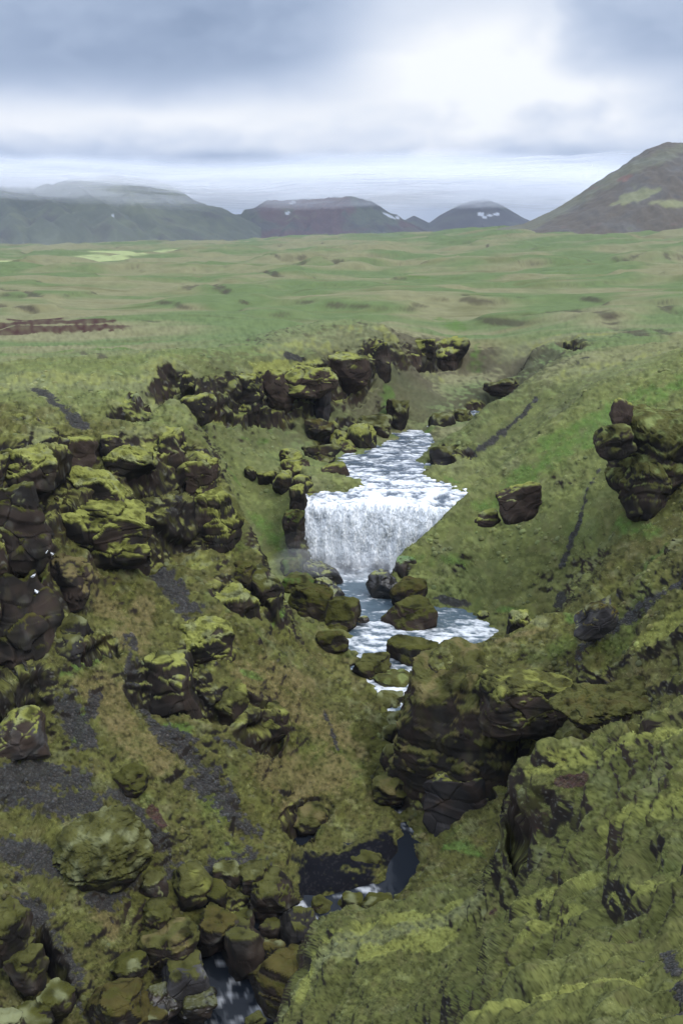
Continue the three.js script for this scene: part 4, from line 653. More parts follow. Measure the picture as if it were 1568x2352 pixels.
rock(C, 'long dark bird cliff at the left edge', C, 34, 1470, 150, 320, { moss: 0.22, tint: 'mossOlive', second: 'rust', lichen: 0.4, blocky: 0.7, d: 86, lumpy: 1, deep: 0.45, group: 'left wall crags' });
rock(C, 'brown earthy crag behind the capstone', C, 172, 1040, 84, 76, { moss: 0.25, stone: 'rockBrown', lichen: 0.5, d: 106, group: 'left wall crags' });
rock(C, 'small black lichen knob beside the brown earthy crag', C, 252, 1022, 58, 42, { moss: 0.2, lichen: 0.6, d: 116, group: 'left wall crags' });
rock(C, 'block with bright moss roof in the middle of the left wall top', C, 302, 1058, 100, 66, { moss: 0.5, thick: 1, d: 113, tilt: -0.15, group: 'left wall crags' });
rock(C, 'dark stack with a hollow behind the moss roofed block', C, 384, 1032, 92, 92, { moss: 0.42, d: 121, group: 'left wall crags' });
rock(C, 'yellowish lumpy crag below the buttress', C, 560, 1318, 60, 52, { moss: 0.55, tint: 'mossOlive', second: 'rust', d: 110.5, group: 'left wall crags' });
rock(C, 'rough crag with ochre moss over a dark hollow', C, 160, 1320, 90, 100, { moss: 0.4, tint: 'tan', second: 'olive', d: 93, lumpy: 0.8, group: 'left wall crags' });
rock(C, 'dark hollowed crag right of the bird cliff', C, 150, 1470, 110, 110, { moss: 0.3, tint: 'olive', stone2: 'scree', d: 88.5, group: 'left wall crags' });
rock(C, 'pinkish grey boulder at the foot of the bird cliff', C, 40, 1690, 130, 100, { moss: 0.25, stone: 'rockBrown', stone2: 'screeLight', d: 79.5, tilt: 0.35 });
rock(C, 'double lumped mossy crag on the tan slope', C, 530, 1620, 92, 110, { moss: 0.55, tint: 'olive', second: 'mossBright', thick: 0.8, d: 92, group: 'slope crags' });
rock(C, 'low mossy crag right of the double lumped one', C, 620, 1650, 80, 70, { moss: 0.55, tint: 'olive', second: 'mossBright', thick: 0.8, group: 'slope crags' });
rock(C, 'mossy mound by the gravel runs, alone on the slope', C, 300, 1790, 72, 54, { moss: 0.7, tint: 'mossOlive', second: 'olive', blocky: 0.2, group: 'slope crags' });
rock(C, 'large cushion mound knobbled with grey green moss', C, 228, 1950, 190, 120, { moss: 0.85, tint: 'olive', second: 'mossGrey', thick: 1.6, blocky: 0.1, lumpy: 0.9, deep: 0.9, group: 'slope crags' });
rock(C, 'crag with grassy top at the lower end of the tan slope', C, 700, 1880, 90, 60, { moss: 0.6, tint: 'olive', second: 'tan', blocky: 0.3, group: 'slope crags' });
rock(C, 'mossy pillar at the river side of the tan slope', C, 908, 1750, 60, 90, { moss: 0.45, tint: 'olive', d: 96, group: 'slope crags' });
rock(C, 'mossy lump above the pillar at the river slot', C, 888, 1690, 52, 42, { moss: 0.6, tint: 'olive', d: 100, group: 'slope crags' });
rock(C, 'rounded grassy ledge over the dark slot', C, 890, 1810, 70, 50, { moss: 0.8, tint: 'olive', second: 'tan', blocky: 0.2, d: 91.5, group: 'slope crags' });
// right side
rock(C, 'giant crag hung with moss at the right of the river slot', C, 1062, 1668, 290, 350, { moss: 0.56, tint: 'olive', second: 'tan', stone2: 'rockBrown', lichen: 0.2, blocky: 0.25, lumpy: 0.9, d: 94, deep: 0.7, thick: 0.8 });
rock(C, 'dark brown brow of rock leaning over the hollow right of the giant crag', C, 1215, 1610, 220, 120, { moss: 0.36, tint: 'olive', second: 'mossBright', stone2: 'rockBrown', blocky: 0.3, lumpy: 1.0, d: 87.5, deep: 0.75, thick: 1 });
rock(C, 'long mossy ledge roofing the dark hollow', C, 1420, 1620, 250, 66, { moss: 0.5, tint: 'olive', second: 'rust', blocky: 0.2, lumpy: 1.0, d: 79.5, deep: 0.9, thick: 1, tilt: 0.06 });
rock(C, 'smooth grey water worn rock wall at the foot of the giant crag', C, 1050, 1860, 180, 210, { moss: 0.0, stone: 'scree', stone2: 'rockBrown', lichen: 0.15, blocky: 0.6, lumpy: 0.6, d: 87.3, deep: 0.4 });
rock(C, 'tilted grey slab with rusty top on the right spur', C, 1366, 1420, 118, 66, { moss: 0.22, tint: 'rust', stone: 'scree', stone2: 'screeLight', lichen: 0.5, blocky: 0.95, d: 89.5, tilt: 0.42, deep: 0.5, cap: 0.9 });
rock(C, 'dark knob with a flat moss hat at the end of the right spur', C, 1194, 1432, 58, 62, { moss: 0.42, thick: 1, blocky: 0.8, d: 99.5 });
rock(C, 'brown saddle shaped crag in the middle of the right grass slope', C, 1190, 1148, 108, 70, { moss: 0.12, stone: 'rockBrown', stone2: 'rock', blocky: 0.7, tilt: 0.35, d: 131 });
rock(C, 'low stony end of the saddle shaped crag', C, 1118, 1188, 62, 28, { moss: 0.3, stone: 'rockBrown', d: 132.5, tilt: 0.2 });
rock(C, 'beaked crag like a bird head at the right edge', C, 1408, 1008, 86, 66, { moss: 0.55, tint: 'olive', second: 'lush', stone2: 'rockBrown', blocky: 0.5, lumpy: 0.8, d: 119, tilt: 0.25, group: 'right edge crag' });
rock(C, 'pointed horn on top of the beaked crag', C, 1428, 948, 50, 62, { moss: 0.2, stone: 'rockBrown', blocky: 0.5, d: 121, tilt: -0.2, group: 'right edge crag' });
rock(C, 'mossy body of the right edge crag behind the beak', C, 1510, 1030, 190, 180, { moss: 0.78, tint: 'olive', second: 'lush', stone2: 'rockBrown', lumpy: 1.0, blocky: 0.3, d: 123, deep: 0.9, thick: 1, group: 'right edge crag' });
rock(C, 'lower buttress of the right edge crag', C, 1482, 1108, 100, 124, { moss: 0.6, tint: 'olive', second: 'lush', stone2: 'rockBrown', lumpy: 0.9, blocky: 0.3, d: 119.5, group: 'right edge crag' });
rock(C, 'small crag at the right edge over the green gully', C, 1560, 1260, 60, 44, { moss: 0.4, tint: 'olive', d: 95 });
rock(C, 'stony low cliff at the toe of the far right spur', C, 1030, 1050, 80, 56, { moss: 0.35, tint: 'olive', stone: 'scree', lichen: 0.3, d: 175, deep: 0.6 });
// boulders in the near gorge bottom
rock(B, 'moss capped boulder in the black pool', B, 840, 1988, 64, 58, { moss: 0.5, d: 82, blocky: 0.3, group: 'pool boulders' });
rock(B, 'small stone left of the moss capped boulder in the pool', B, 806, 1978, 36, 22, { moss: 0.55, d: 82.6, group: 'pool boulders' });
rock(B, 'tiny black stone before the boulder in the pool', B, 814, 2018, 20, 14, { moss: 0.05, wet: true, d: 80, group: 'pool boulders' });
rock(B, 'mossy boulder damming the pool, right one', B, 862, 2088, 74, 54, { moss: 0.45, tint: 'mossOlive', d: 75.5, group: 'pool boulders' });
rock(B, 'mossy boulder damming the pool, middle one', B, 802, 2078, 52, 50, { moss: 0.45, tint: 'mossOlive', d: 76, group: 'pool boulders' });
rock(B, 'mossy boulder damming the pool, left one', B, 736, 2080, 44, 36, { moss: 0.6, d: 76, group: 'pool boulders' });
rock(B, 'yellow mossed shelf stone below the dam boulders', B, 812, 2114, 72, 18, { moss: 0.7, tint: 'rust', d: 73.8, group: 'pool boulders' });
rock(B, 'big flat dark boulder left of the dam', B, 622, 2058, 118, 88, { moss: 0.22, blocky: 0.8, stone2: 'rockBrown', d: 75, group: 'gorge bottom boulders' });
rock(B, 'angular black boulder right of the big flat one', B, 690, 2132, 84, 96, { moss: 0.03, stone2: 'scree', lichen: 0.08, blocky: 0.95, d: 72, group: 'gorge bottom boulders' });
rock(B, 'long slab boulder coated in yellow brown moss', B, 664, 2240, 140, 118, { moss: 0.5, tint: 'rust', second: 'mossOlive', blocky: 0.95, d: 66.5, tilt: -0.1, group: 'gorge bottom boulders' });
rock(B, 'large round black boulder above the stream mouth', B, 562, 2180, 96, 112, { moss: 0.12, lichen: 0.12, blocky: 0.5, d: 70.5, group: 'gorge bottom boulders' });
rock(B, 'dark boulder above the large round black one', B, 556, 2120, 50, 46, { moss: 0.25, tint: 'mossOlive', d: 72.5, group: 'gorge bottom boulders' });
rock(B, 'boulder with a yellow moss top beside the stream mouth', B, 494, 2134, 92, 70, { moss: 0.3, tint: 'rust', second: 'mossOlive', d: 71.5, group: 'gorge bottom boulders' });
rock(B, 'small rock tucked behind the angular black boulder', B, 626, 2138, 52, 46, { moss: 0.12, d: 72.5, group: 'gorge bottom boulders' });
rock(B, 'mossy dark rock between the round black boulder and the yellow slab', B, 630, 2180, 54, 36, { moss: 0.45, tint: 'rust', d: 70, group: 'gorge bottom boulders' });
rock(B, 'brownish rounded boulder with mossy crown', B, 492, 2058, 66, 62, { moss: 0.45, tint: 'mossOlive', second: 'rust', d: 74.5, group: 'gorge bottom boulders' });
rock(B, 'mossy lobed boulder at the end of the gravel run', B, 434, 2028, 82, 76, { moss: 0.65, tint: 'olive', second: 'mossBright', blocky: 0.2, d: 74.5, group: 'gorge bottom boulders' });
rock(B, 'overhanging rock with hanging moss cap by the gravel', B, 518, 2004, 58, 50, { moss: 0.5, tint: 'olive', d: 76.5, group: 'gorge bottom boulders' });
rock(B, 'wide moss capped rock under the gravel run', B, 578, 2010, 72, 46, { moss: 0.5, tint: 'olive', d: 76.5, group: 'gorge bottom boulders' });
rock(B, 'lichen covered rock heap left of the lobed boulder', B, 350, 2042, 58, 62, { moss: 0.45, tint: 'olive', lichen: 0.4, d: 73, group: 'gorge bottom boulders' });
rock(B, 'round moss pillow on the ledge above the grey wall', B, 362, 2106, 62, 54, { moss: 0.65, thick: 1, blocky: 0.2, d: 71, group: 'gorge bottom boulders' });
rock(B, 'broad mossy ledge block above the grey wall', B, 390, 2160, 120, 90, { moss: 0.55, tint: 'olive', second: 'tan', d: 70, group: 'gorge bottom boulders' });
rock(B, 'grey lichen rock wall beside the stream mouth', B, 424, 2248, 132, 110, { moss: 0.1, stone: 'scree', stone2: 'screeLight', lichen: 0.45, blocky: 0.8, d: 67.5, group: 'gorge bottom boulders' });
rock(B, 'yellow mossed block at the bottom edge', B, 270, 2308, 124, 88, { moss: 0.55, tint: 'rust', second: 'mossOlive', blocky: 0.6, d: 62.5, group: 'gorge bottom boulders' });
rock(B, 'low mossy rock above the yellow mossed block', B, 298, 2224, 80, 46, { moss: 0.5, tint: 'mossOlive', d: 66.5, group: 'gorge bottom boulders' });
rock(B, 'dark low boulder between the yellow block and the grey wall', B, 364, 2300, 90, 56, { moss: 0.15, wet: true, d: 64.5, group: 'gorge bottom boulders' });
rock(B, 'black boulder at the stream edge under the grey wall', B, 440, 2302, 110, 46, { moss: 0.1, wet: true, d: 65.5, group: 'gorge bottom boulders' });
rock(B, 'small mossy stone standing in the stream at the bottom edge', B, 588, 2342, 38, 28, { moss: 0.55, d: 62, group: 'gorge bottom boulders' });
rock(B, 'dark rock at the bottom edge left of the stream', B, 350, 2342, 60, 34, { moss: 0.3, tint: 'rust', d: 62, group: 'gorge bottom boulders' });
rock(B, 'moss topped boulder low at the left edge', B, 58, 2214, 78, 88, { moss: 0.5, d: 64, blocky: 0.7, group: 'left corner boulders' });
rock(B, 'tall yellow mossed crag cut by the left edge', B, 14, 2140, 90, 130, { moss: 0.5, second: 'mossOlive', d: 65, group: 'left corner boulders' });
rock(B, 'squat mossy boulder near the lower left corner', B, 128, 2298, 70, 56, { moss: 0.45, tint: 'mossOlive', d: 62, group: 'left corner boulders' });
rock(B, 'dark rock in the lower left corner', B, 80, 2336, 90, 44, { moss: 0.3, tint: 'mossOlive', d: 60.5, group: 'left corner boulders' });
rock(B, 'pale moss cushion rock cut by the lower left corner', B, 20, 2344, 70, 30, { moss: 0.8, tint: 'mossGrey', d: 58, group: 'left corner boulders' });

// ------------------------------------------------------------------ hills and mountains
function curve(p, u) { if (u <= p[0][0]) return p[0][1]; for (let i = 1; i < p.length; i++) if (u <= p[i][0]) { const t = (u - p[i - 1][0]) / (p[i][0] - p[i - 1][0]); return lerp(p[i - 1][1], p[i][1], t); } return p[p.length - 1][1]; }
const stoneMat = new THREE.MeshStandardMaterial({ vertexColors: true, roughness: 1 }); stoneMat.name = 'hillside';
// a massif between the distances d0 (foot) and d1 (crest), its crest sighted along [u, v]; foot height y0
function massif(name, label, crest, d0, d1, y0, nu, nv, shape, paint) {
  const ua = crest[0][0], ub = crest[crest.length - 1][0];
  const g = sheet(nu, nv, (i, j, o) => {
    const u = lerp(ua, ub, i), t = j * 1.25, top = sight(u, curve(crest, u), d1), d = lerp(d0, d1, t), a = top.a, x = a * d;
    const up = shape(x, d, Math.min(t, 1), u), back = t > 1 ? 1 - (t - 1) * 1.4 : 1;
    o[0] = x; o[2] = d; o[1] = y0 + (top.y - y0) * up * back - (t < 0.02 ? 12 : 0);
  });
  const p = g.attributes.position.array, n = g.attributes.normal.array, c = g.attributes.color.array;
  for (let k = 0; k < p.length; k += 3) { col[0] = col[1] = col[2] = 0.1; paint(p[k], p[k + 1] - EYE, -p[k + 2], n[k + 1], k); for (let q = 0; q < 3; q++) c[k + q] = Math.max(0.01, col[q]); }
  return put(new THREE.Mesh(g, stoneMat), numbered(name), { kind: 'structure', label, category: 'mountain' });
}
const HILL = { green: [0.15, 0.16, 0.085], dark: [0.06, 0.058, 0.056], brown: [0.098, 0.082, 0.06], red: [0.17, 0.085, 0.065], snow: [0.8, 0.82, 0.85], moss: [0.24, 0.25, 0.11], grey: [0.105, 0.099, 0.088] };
const set = (c) => { col[0] = c[0]; col[1] = c[1]; col[2] = c[2]; };
const uOf = (x, y, d) => 784 + FOC * (x / d) / (CP - SP * y / d), vOf = (y, d) => 1176 - FOC * (y * CP + d * SP) / (d * CP - y * SP);
// a massif as the highest of many ridges: lines of sighted points, the ground falling off to both sides
function ridges(name, label, lines, [u0, u1], [d0, d1], y0, nu, nv, fall, paint) {
  const segs = [];
  for (const l of lines) { const p = l.map((s) => sight(...s)).map((s) => [s.a * s.d, s.y, s.d]); for (let i = 1; i < p.length; i++) segs.push([p[i - 1], p[i]]); }
  const a0 = sight(u0, 548, 1).a, a1 = sight(u1, 548, 1).a;
  const g = sheet(nu, nv, (i, j, o) => {
    const d = lerp(d0, d1, j), x = lerp(a0, a1, i) * d, wx = x + 60 * noise(x / 260, 3, d / 260) + 22 * noise(x / 90, 5, d / 90), wd = d + 60 * noise(x / 260, 13, d / 260) + 22 * noise(x / 90, 15, d / 90);
    let h = y0 - 60;
    for (const [A, B] of segs) { const bx = B[0] - A[0], bd = B[2] - A[2], t = clamp(((wx - A[0]) * bx + (wd - A[2]) * bd) / (bx * bx + bd * bd)), q = Math.hypot(wx - A[0] - bx * t, wd - A[2] - bd * t), y = lerp(A[1], B[1], t) - fall * q * (1 - 0.25 * smooth(0, 400, q)); if (y > h) h = y; }
    h += 9 * ridged(x / 80, 2, d / 80, 3) + 3 * noise(x / 18, 2, d / 18);
    o[0] = x; o[2] = d; o[1] = h;
  });
  const p = g.attributes.position.array, n = g.attributes.normal.array, c = g.attributes.color.array;
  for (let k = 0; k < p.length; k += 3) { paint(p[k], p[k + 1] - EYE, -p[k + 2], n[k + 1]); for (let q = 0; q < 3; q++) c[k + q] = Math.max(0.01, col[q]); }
  return put(new THREE.Mesh(g, stoneMat), numbered(name), { kind: 'structure', label, category: 'mountain' });
}
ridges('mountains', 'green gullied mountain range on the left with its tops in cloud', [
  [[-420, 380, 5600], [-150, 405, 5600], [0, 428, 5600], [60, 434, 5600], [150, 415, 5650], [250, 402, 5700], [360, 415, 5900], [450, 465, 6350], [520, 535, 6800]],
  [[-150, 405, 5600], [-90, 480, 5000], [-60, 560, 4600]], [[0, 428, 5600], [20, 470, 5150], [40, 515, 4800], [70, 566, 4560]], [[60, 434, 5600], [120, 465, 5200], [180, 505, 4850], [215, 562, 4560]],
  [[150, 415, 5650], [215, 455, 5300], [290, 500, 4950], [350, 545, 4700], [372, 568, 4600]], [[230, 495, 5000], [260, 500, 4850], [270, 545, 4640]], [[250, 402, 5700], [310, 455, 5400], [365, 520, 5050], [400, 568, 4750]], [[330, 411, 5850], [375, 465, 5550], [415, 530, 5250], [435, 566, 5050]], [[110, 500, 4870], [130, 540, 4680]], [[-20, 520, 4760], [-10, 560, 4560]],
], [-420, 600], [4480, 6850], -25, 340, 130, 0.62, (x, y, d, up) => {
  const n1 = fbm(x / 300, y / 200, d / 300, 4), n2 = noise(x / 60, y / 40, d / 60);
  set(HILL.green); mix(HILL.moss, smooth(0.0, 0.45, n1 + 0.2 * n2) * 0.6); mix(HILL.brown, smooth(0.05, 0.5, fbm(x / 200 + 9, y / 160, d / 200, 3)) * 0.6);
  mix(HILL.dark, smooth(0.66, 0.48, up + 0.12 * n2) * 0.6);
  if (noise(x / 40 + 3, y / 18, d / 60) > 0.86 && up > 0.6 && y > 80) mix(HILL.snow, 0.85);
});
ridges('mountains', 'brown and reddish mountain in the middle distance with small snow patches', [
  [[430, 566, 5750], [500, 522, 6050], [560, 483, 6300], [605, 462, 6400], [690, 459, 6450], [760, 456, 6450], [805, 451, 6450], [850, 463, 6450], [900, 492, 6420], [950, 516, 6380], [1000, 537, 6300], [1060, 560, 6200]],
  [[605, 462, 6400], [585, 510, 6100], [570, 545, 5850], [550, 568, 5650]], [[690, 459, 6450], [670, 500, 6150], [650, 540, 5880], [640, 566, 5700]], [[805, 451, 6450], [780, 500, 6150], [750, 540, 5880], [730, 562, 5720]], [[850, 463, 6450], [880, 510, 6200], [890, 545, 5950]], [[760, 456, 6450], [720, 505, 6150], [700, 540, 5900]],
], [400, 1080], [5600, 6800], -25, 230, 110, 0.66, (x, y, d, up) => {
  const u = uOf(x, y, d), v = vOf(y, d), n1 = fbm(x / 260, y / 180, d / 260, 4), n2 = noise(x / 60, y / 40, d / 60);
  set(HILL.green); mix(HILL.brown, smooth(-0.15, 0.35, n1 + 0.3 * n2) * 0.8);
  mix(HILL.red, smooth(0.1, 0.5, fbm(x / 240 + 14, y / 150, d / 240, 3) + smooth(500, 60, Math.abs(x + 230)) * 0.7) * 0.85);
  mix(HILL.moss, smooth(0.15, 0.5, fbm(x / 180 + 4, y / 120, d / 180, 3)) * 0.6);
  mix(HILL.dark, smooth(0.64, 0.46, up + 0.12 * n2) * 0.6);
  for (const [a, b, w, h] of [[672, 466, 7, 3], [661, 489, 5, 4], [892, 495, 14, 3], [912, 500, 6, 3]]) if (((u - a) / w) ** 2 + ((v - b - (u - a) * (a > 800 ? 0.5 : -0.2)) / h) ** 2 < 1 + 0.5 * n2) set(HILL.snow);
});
// far mountain behind the saddle
massif('mountains', 'far dark mountain behind the saddle with a snow patched face', [[900, 520], [950, 495], [985, 512], [1010, 494], [1060, 468], [1110, 455], [1150, 470], [1200, 500], [1260, 525], [1320, 550]], 7400, 8600, -20, 120, 60, (x, d, t) => clamp(Math.pow(t, 0.95) + 0.12 * ridged(x / 500, 4, d / 1200, 4) * smooth(0.04, 0.3, t) * smooth(1.02, 0.7, t), 0, 1.02), (x, y, d, up) => {
  const u = uOf(x, y, d), v = vOf(y, d), n1 = fbm(x / 300, y / 160, d / 300, 4), n2 = noise(x / 70, y / 40, d / 70);
  set(HILL.brown); mix(HILL.green, smooth(-0.1, 0.4, n1) * 0.7);
  for (const [a, b, w, h] of [[1104, 492, 8, 4], [1124, 495, 7, 3], [1140, 492, 7, 3], [1112, 499, 5, 3]]) if (((u - a) / w) ** 2 + ((v - b) / h) ** 2 < 1 + 0.6 * n2) set(HILL.snow);
});
// hill on the right
massif('hill', 'bare brown hill with moss patches rising on the right', [[1090, 536], [1200, 517], [1240, 499], [1290, 473], [1330, 450], [1345, 438], [1400, 406], [1420, 396], [1450, 372], [1490, 348], [1530, 334], [1568, 332], [1620, 338], [1700, 362], [1800, 408], [1950, 470]], 1560, 2000, -30, 230, 150, (x, d, t) => {
  const w = 40 * noise(x / 160, 5, d / 160), r = ridged((x + w) / 150 + 4, 5.1, d / 300, 4), r2 = fbm(x / 22, 6, d / 22, 4);
  return clamp(smooth(-0.25, 1.02, t) * 1.16 - 0.14 + (0.05 * r + 0.022 * r2) * smooth(0.04, 0.3, t) + 0.012 * r2, 0, 1.03);
}, (x, y, d, up) => {
  const u = uOf(x, y, d), v = vOf(y, d), n1 = fbm(x / 70, y / 50, d / 70, 4), n2 = noise(x / 16, y / 12, d / 16), n3 = noise(x / 5, y / 5, d / 5);
  set(HILL.brown); mix(HILL.grey, smooth(-0.1, 0.4, n1) * 0.8); mix(HILL.dark, smooth(0.15, 0.5, fbm(x / 30, y / 14, d / 30 + 7, 4)) * 0.6);
  mix(HILL.green, smooth(20, 6, Math.abs(v - curve([[1200, 520], [1345, 442], [1450, 376], [1568, 336]], u) - 6) + 12 * n2) * 0.4);
  mix(HILL.moss, smooth(0.1, 0.5, 1 - Math.hypot((u - 1455) / 55, (v - 452 + (u - 1455) * 0.35) / 16) + 0.9 * n1 + 0.6 * n2) * 0.6); mix(HILL.moss, smooth(0.1, 0.5, 1 - Math.hypot((u - 1540) / 60, (v - 468) / 14) + 0.5 * n1 + 0.3 * n2) * 0.7); mix(HILL.green, smooth(0.2, 0.6, n1 + 0.3 * n2 - 0.1) * 0.45);
  mix(HILL.red, smooth(0.2, 0.6, 1 - Math.hypot((u - 1435) / 26, (v - 408 + (u - 1435) * 0.4) / 10) + 0.5 * n2) * 0.7); mix(HILL.red, smooth(0.35, 0.6, fbm(x / 40 + 3, y / 20, d / 40, 3)) * 0.4);
  for (let c = 0; c < 3; c++) col[c] *= 1 + 0.2 * n3;
});
scene.fog = new THREE.FogExp2(new THREE.Color(0.7, 0.8, 1.0), 0.000055);

// ------------------------------------------------------------------ cloud base on the mountains: billowing layers of thin vapour, one above the other
{
  const layers = 14, nu = 90, nv = 36, mat = new THREE.MeshPhysicalMaterial({ color: new THREE.Color(0.92, 0.925, 0.935), vertexColors: true, roughness: 1, transmission: 0.75, thickness: 0, transparent: true, side: THREE.DoubleSide, specularIntensity: 0 });
  for (let l = 0; l < layers; l++) {
    const pos = [], color = [], idx = [];
    for (let j = 0; j <= nv; j++) for (let i = 0; i <= nu; i++) {
      const a = lerp(-0.62, 0.32, i / nu), d = lerp(4100, 9300, Math.pow(j / nv, 1.3)), x = a * d, n = fbm(x / 900, l * 0.3, d / 900, 4);
      const h = 180 + l * 13 - 34 * gauss(a + 0.12, 0.07) + 22 * smooth(-0.3, -0.36, a) + 34 * smooth(5700, 6400, d) + 20 * smooth(7000, 8200, d) + 46 * fbm(x / 620 + 4, l * 0.21, d / 620, 4);
      pos.push(x, EYE + h, -d);
      color.push(1, 1, 1, clamp((0.15 + 0.018 * l) * smooth(-0.28, 0.3, n + l * 0.03) * smooth(4150, 4900, d) * smooth(9250, 8300, d) * smooth(0.32, 0.2, a) * smooth(-0.62, -0.55, a), 0, 0.6));
    }
    for (let j = 0; j < nv; j++) for (let i = 0; i < nu; i++) { const k = j * (nu + 1) + i; idx.push(k, k + 1, k + nu + 1, k + 1, k + nu + 2, k + nu + 1); }
    const g = new THREE.BufferGeometry(); g.setAttribute('position', new THREE.Float32BufferAttribute(pos, 3)); g.setAttribute('color', new THREE.Float32BufferAttribute(color, 4)); g.setIndex(idx); g.computeVertexNormals();
    put(new THREE.Mesh(g, mat), numbered('cloud'), { kind: 'stuff', label: 'low grey cloud resting on the mountain tops', category: 'cloud', group: 'cloud base' }).castShadow = false;
  }
}

// ------------------------------------------------------------------ moss cushions and grass tufts on the valley sides
{
  const r = rng(4242), blade = [], idx = [];
  for (let k = 0; k < 6; k++) {                                        // slender closed blades, three-sided
    const t = r() * 6.283, l = 0.2 + 0.5 * r(), x0 = Math.cos(t) * 0.3 * r(), z0 = Math.sin(t) * 0.3 * r(), h = 0.55 + 0.45 * r(), b = blade.length / 3;
    for (let q = 0; q < 3; q++) blade.push(x0 + 0.17 * Math.cos(t + q * 2.094), -0.1, z0 + 0.17 * Math.sin(t + q * 2.094));
    blade.push(x0 + Math.cos(t) * l, h, z0 + Math.sin(t) * l); idx.push(b, b + 3, b + 1, b + 1, b + 3, b + 2, b + 2, b + 3, b);
  }
  const tuftGeo = new THREE.BufferGeometry(); tuftGeo.setAttribute('position', new THREE.Float32BufferAttribute(blade, 3)); tuftGeo.setIndex(idx); tuftGeo.computeVertexNormals();
  const cushionGeo = unitSphere(2).clone(); { const p = cushionGeo.attributes.position; for (let i = 0; i < p.count; i++) { const x = p.getX(i), y = p.getY(i), z = p.getZ(i), q = 1 + 0.35 * noise(x * 1.6 + 3, y * 1.6, z * 1.6); p.setXYZ(i, x * q, y * q * 0.6, z * q); } cushionGeo.computeVertexNormals(); }
  const stoneGeo = unitSphere(1).clone(); { const p = stoneGeo.attributes.position; for (let i = 0; i < p.count; i++) { const x = p.getX(i), y = p.getY(i), z = p.getZ(i), q = 0.8 + 0.4 * r(); p.setXYZ(i, x * q, y * q * 0.7, z * q); } }
  const lists = { tuft: [], cushion: [], stone: [] };
  for (let n = NC * 3; n < NC * (NR - 3); n++) {
    const k = n * 3, d = tp[k + 2], y = tp[k + 1]; if (d > 240 || d < 9) continue;
    const kind = tKind[n], q = r();
    if (y < -50.2 && d > 104 && d < 152 && tp[k] / d > -0.03) continue;
    const patch = fbm(tp[k] / 5, y / 5, d / 5, 3), fine = fbm(tp[k] / 1.3 + 8, y / 1.3, d / 1.3, 2);
    if (kind === 2 && q < (d > 120 ? 0.15 : 0.3) * smooth(-0.5, 0.2, patch)) lists.tuft.push(n);
    else if (d > 45 && kind === 1 && q < 0.1 * smooth(0.1, 0.5, patch + 0.6 * fine)) lists.cushion.push(n);
    else if (kind === 1 && q > 1 - (d > 120 ? 0.1 : 0.26) * smooth(0.3, -0.3, patch + 0.5 * fine)) lists.tuft.push(n);
    else if (kind === 4 && q < 0.6) lists.stone.push(n);
  }
  const m = new THREE.Matrix4(), q = new THREE.Quaternion(), up = new THREE.Vector3(0, 1, 0), nv = new THREE.Vector3(), c = new THREE.Color(), s = new THREE.Vector3(), spin = new THREE.Quaternion();
  for (const [key, geo, name, label, category] of [['tuft', tuftGeo, 'grass_tufts', 'grass tufts covering the sides of the gorge', 'grass'], ['cushion', cushionGeo, 'moss_cushions', 'small moss cushions covering the sides of the gorge', 'moss'], ['stone', stoneGeo, 'gravel', 'loose dark gravel on the scree runs', 'gravel']]) {
    const list = lists[key], mesh = new THREE.InstancedMesh(geo, new THREE.MeshStandardMaterial({ roughness: 1, side: THREE.DoubleSide }), list.length);
    list.forEach((n, i) => {
      const k = n * 3, d = tp[k + 2]; nv.set(tNor[k], tNor[k + 1], tNor[k + 2]);
      if (key === 'tuft') nv.lerp(up, 0.55).normalize();
      q.setFromUnitVectors(up, nv).multiply(spin.setFromAxisAngle(up, r() * 6.283));
      const w = key === 'tuft' ? clamp(d * 0.0017, 0.03, 0.24) * (0.6 + 0.9 * r()) : key === 'cushion' ? clamp(d * 0.0024, 0.04, 0.34) * (0.4 + 1.3 * r() * r()) : clamp(d * 0.0013, 0.03, 0.12) * (0.5 + 1.2 * r() * r());
      s.set(w, w * (key === 'tuft' ? 0.8 + 0.5 * r() : 0.8 + 0.4 * r()), w);
      m.compose(new THREE.Vector3(tPos[k], tPos[k + 1] - 0.1 * w, tPos[k + 2]), q, s); mesh.setMatrixAt(i, m);
      const v = key === 'stone' ? 0.75 + 0.9 * r() * r() : (key === 'tuft' ? 1.35 : 0.95) + 0.4 * r(), h = (r() - 0.5) * 0.6;
      if (key === 'cushion' && tKind[n] === 3) { const b = r() < 0.5 ? PAL.mossGrey : PAL.mossOlive; c.setRGB(b[0] * v, b[1] * v, b[2] * v); }
      else c.setRGB(tCol[k] * v * (1 + 0.3 * h), tCol[k + 1] * v, tCol[k + 2] * v * (1 - 0.2 * h));
      mesh.setColorAt(i, c);
    });
    put(mesh, name, { kind: 'stuff', label, category });
  }
}

// where a sight line first meets the ground or a rock (for small things that rest on them)
function birdSpot(u, v) {
  const P = sight(u, v, 1), from = new THREE.Vector3(0, EYE, 0), dir = new THREE.Vector3(P.a, P.y, -1).normalize(), ray = new THREE.Raycaster(from, dir, 5, 400), rocks = scene.children.filter((o) => /^(crag|boulder)/.test(o.name));
  rocks.forEach((o) => o.updateMatrixWorld());
  const h = ray.intersectObjects(rocks, false)[0], n = surf(u, v), d = tp[n * 3 + 2], g = new THREE.Vector3(tPos[n * 3], tPos[n * 3 + 1], tPos[n * 3 + 2]);
  if (!h || h.point.distanceTo(from) > g.distanceTo(from)) return g.add(new THREE.Vector3(0, -0.04, 0));
  return h.point.clone().add(new THREE.Vector3(0, -0.04, 0)).addScaledVector(dir, 0.05);
}

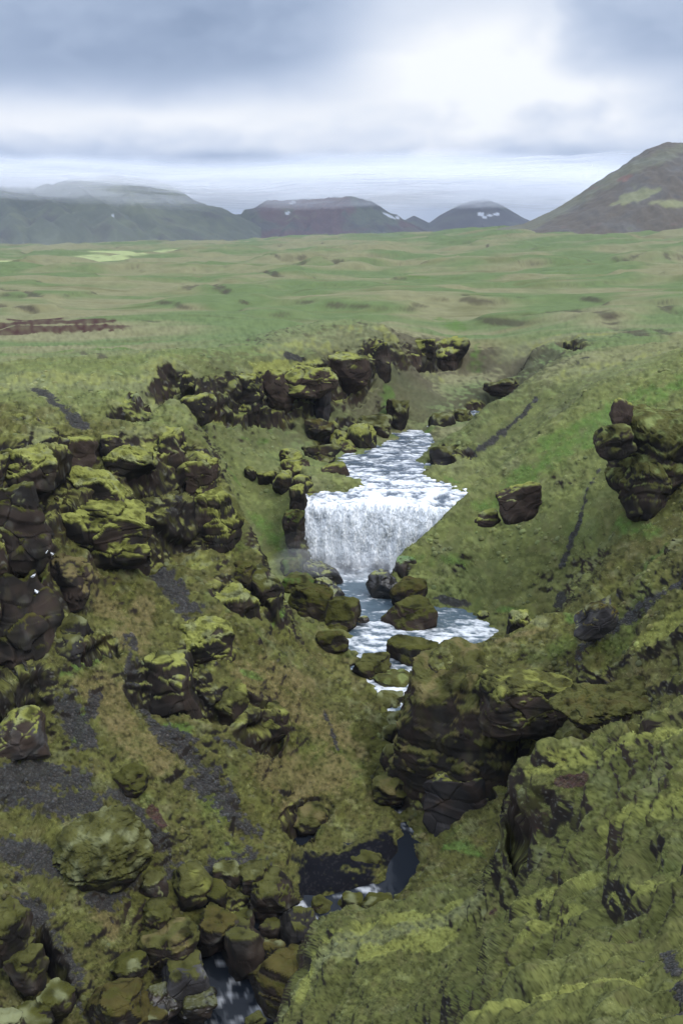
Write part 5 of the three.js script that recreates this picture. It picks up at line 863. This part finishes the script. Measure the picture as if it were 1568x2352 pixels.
// ------------------------------------------------------------------ white seabirds resting on the left cliff
{
  const white = new THREE.MeshPhysicalMaterial({ color: new THREE.Color(0.78, 0.79, 0.8), roughness: 0.9, specularIntensity: 0.3 }), grey = new THREE.MeshPhysicalMaterial({ color: new THREE.Color(0.3, 0.31, 0.33), roughness: 0.9, specularIntensity: 0.3 }), horn = new THREE.MeshPhysicalMaterial({ color: new THREE.Color(0.45, 0.35, 0.1), roughness: 0.6 });
  const profile = [[0, 0.0], [0.035, 0.02], [0.075, 0.09], [0.1, 0.19], [0.105, 0.27], [0.085, 0.35], [0.055, 0.4], [0.05, 0.43], [0.058, 0.465], [0.055, 0.5], [0.035, 0.525], [0, 0.535]].map(([r, h]) => new THREE.Vector2(r, h));
  const bodyGeo = new THREE.LatheGeometry(profile, 14); { const p = bodyGeo.attributes.position; for (let i = 0; i < p.count; i++) { const x = p.getX(i), h = p.getY(i), z = p.getZ(i), b = clamp((h - 0.3) / 0.15), k = h < 0.35 ? 1.15 : 1; p.setXYZ(i, -0.24 + h * 0.95 - b * b * 0.1 + (h < 0.35 ? 0 : 0.02), 0.1 + 0.06 * smooth(0.05, 0.3, h) + b * b * 0.115 + x * k * (1 - 0.3 * b) - 0.0, z * k); } bodyGeo.computeVertexNormals(); }
  const wingGeo = unitSphere(6).clone(); { const p = wingGeo.attributes.position; for (let i = 0; i < p.count; i++) { const x = p.getX(i); p.setXYZ(i, x * 0.19 - 0.07, p.getY(i) * 0.055 * (1 - 0.35 * Math.abs(x)) + 0.175 - 0.03 * x * x, p.getZ(i) * 0.03 * (1 - 0.5 * x * x)); } wingGeo.computeVertexNormals(); }
  const beakGeo = new THREE.ConeGeometry(0.014, 0.05, 8); beakGeo.rotateZ(-Math.PI / 2 - 0.25);
  for (const [u, v, turn, label] of [[106, 1272, 0.3, 'white seabird on the grassy ledge, left one of the close pair'], [118, 1272, 2.8, 'white seabird on the grassy ledge, right one of the close pair'], [78, 1326, 0.6, 'small white seabird alone in the green patch of the left cliff'], [84, 1362, 2.4, 'white seabird lowest on the left cliff with wings folded']]) {
    const o = new THREE.Group(), b = new THREE.Mesh(bodyGeo, white); b.name = 'body'; o.add(b);
    for (const s of [-1, 1]) { const w = new THREE.Mesh(wingGeo, grey); w.name = 'wing'; w.position.z = s * 0.085; w.rotation.x = s * 0.25; o.add(w); }
    const k = new THREE.Mesh(beakGeo, horn); k.name = 'beak'; k.position.set(0.225, 0.262, 0); o.add(k);
    for (const s of [-1, 1]) { const l = new THREE.Mesh(new THREE.CylinderGeometry(0.009, 0.012, 0.1, 7), horn); l.name = 'leg'; l.position.set(-0.02, 0.07, s * 0.035); o.add(l); }
    const P = birdSpot(u, v); o.position.copy(P); o.rotation.y = turn; o.scale.setScalar(1.15);
    o.traverse((c) => { c.castShadow = c.receiveShadow = true; });
    put(o, numbered('seabird'), { label, category: 'bird', group: 'seabirds on the left cliff' });
  }
}

renderer.render(scene, camera);
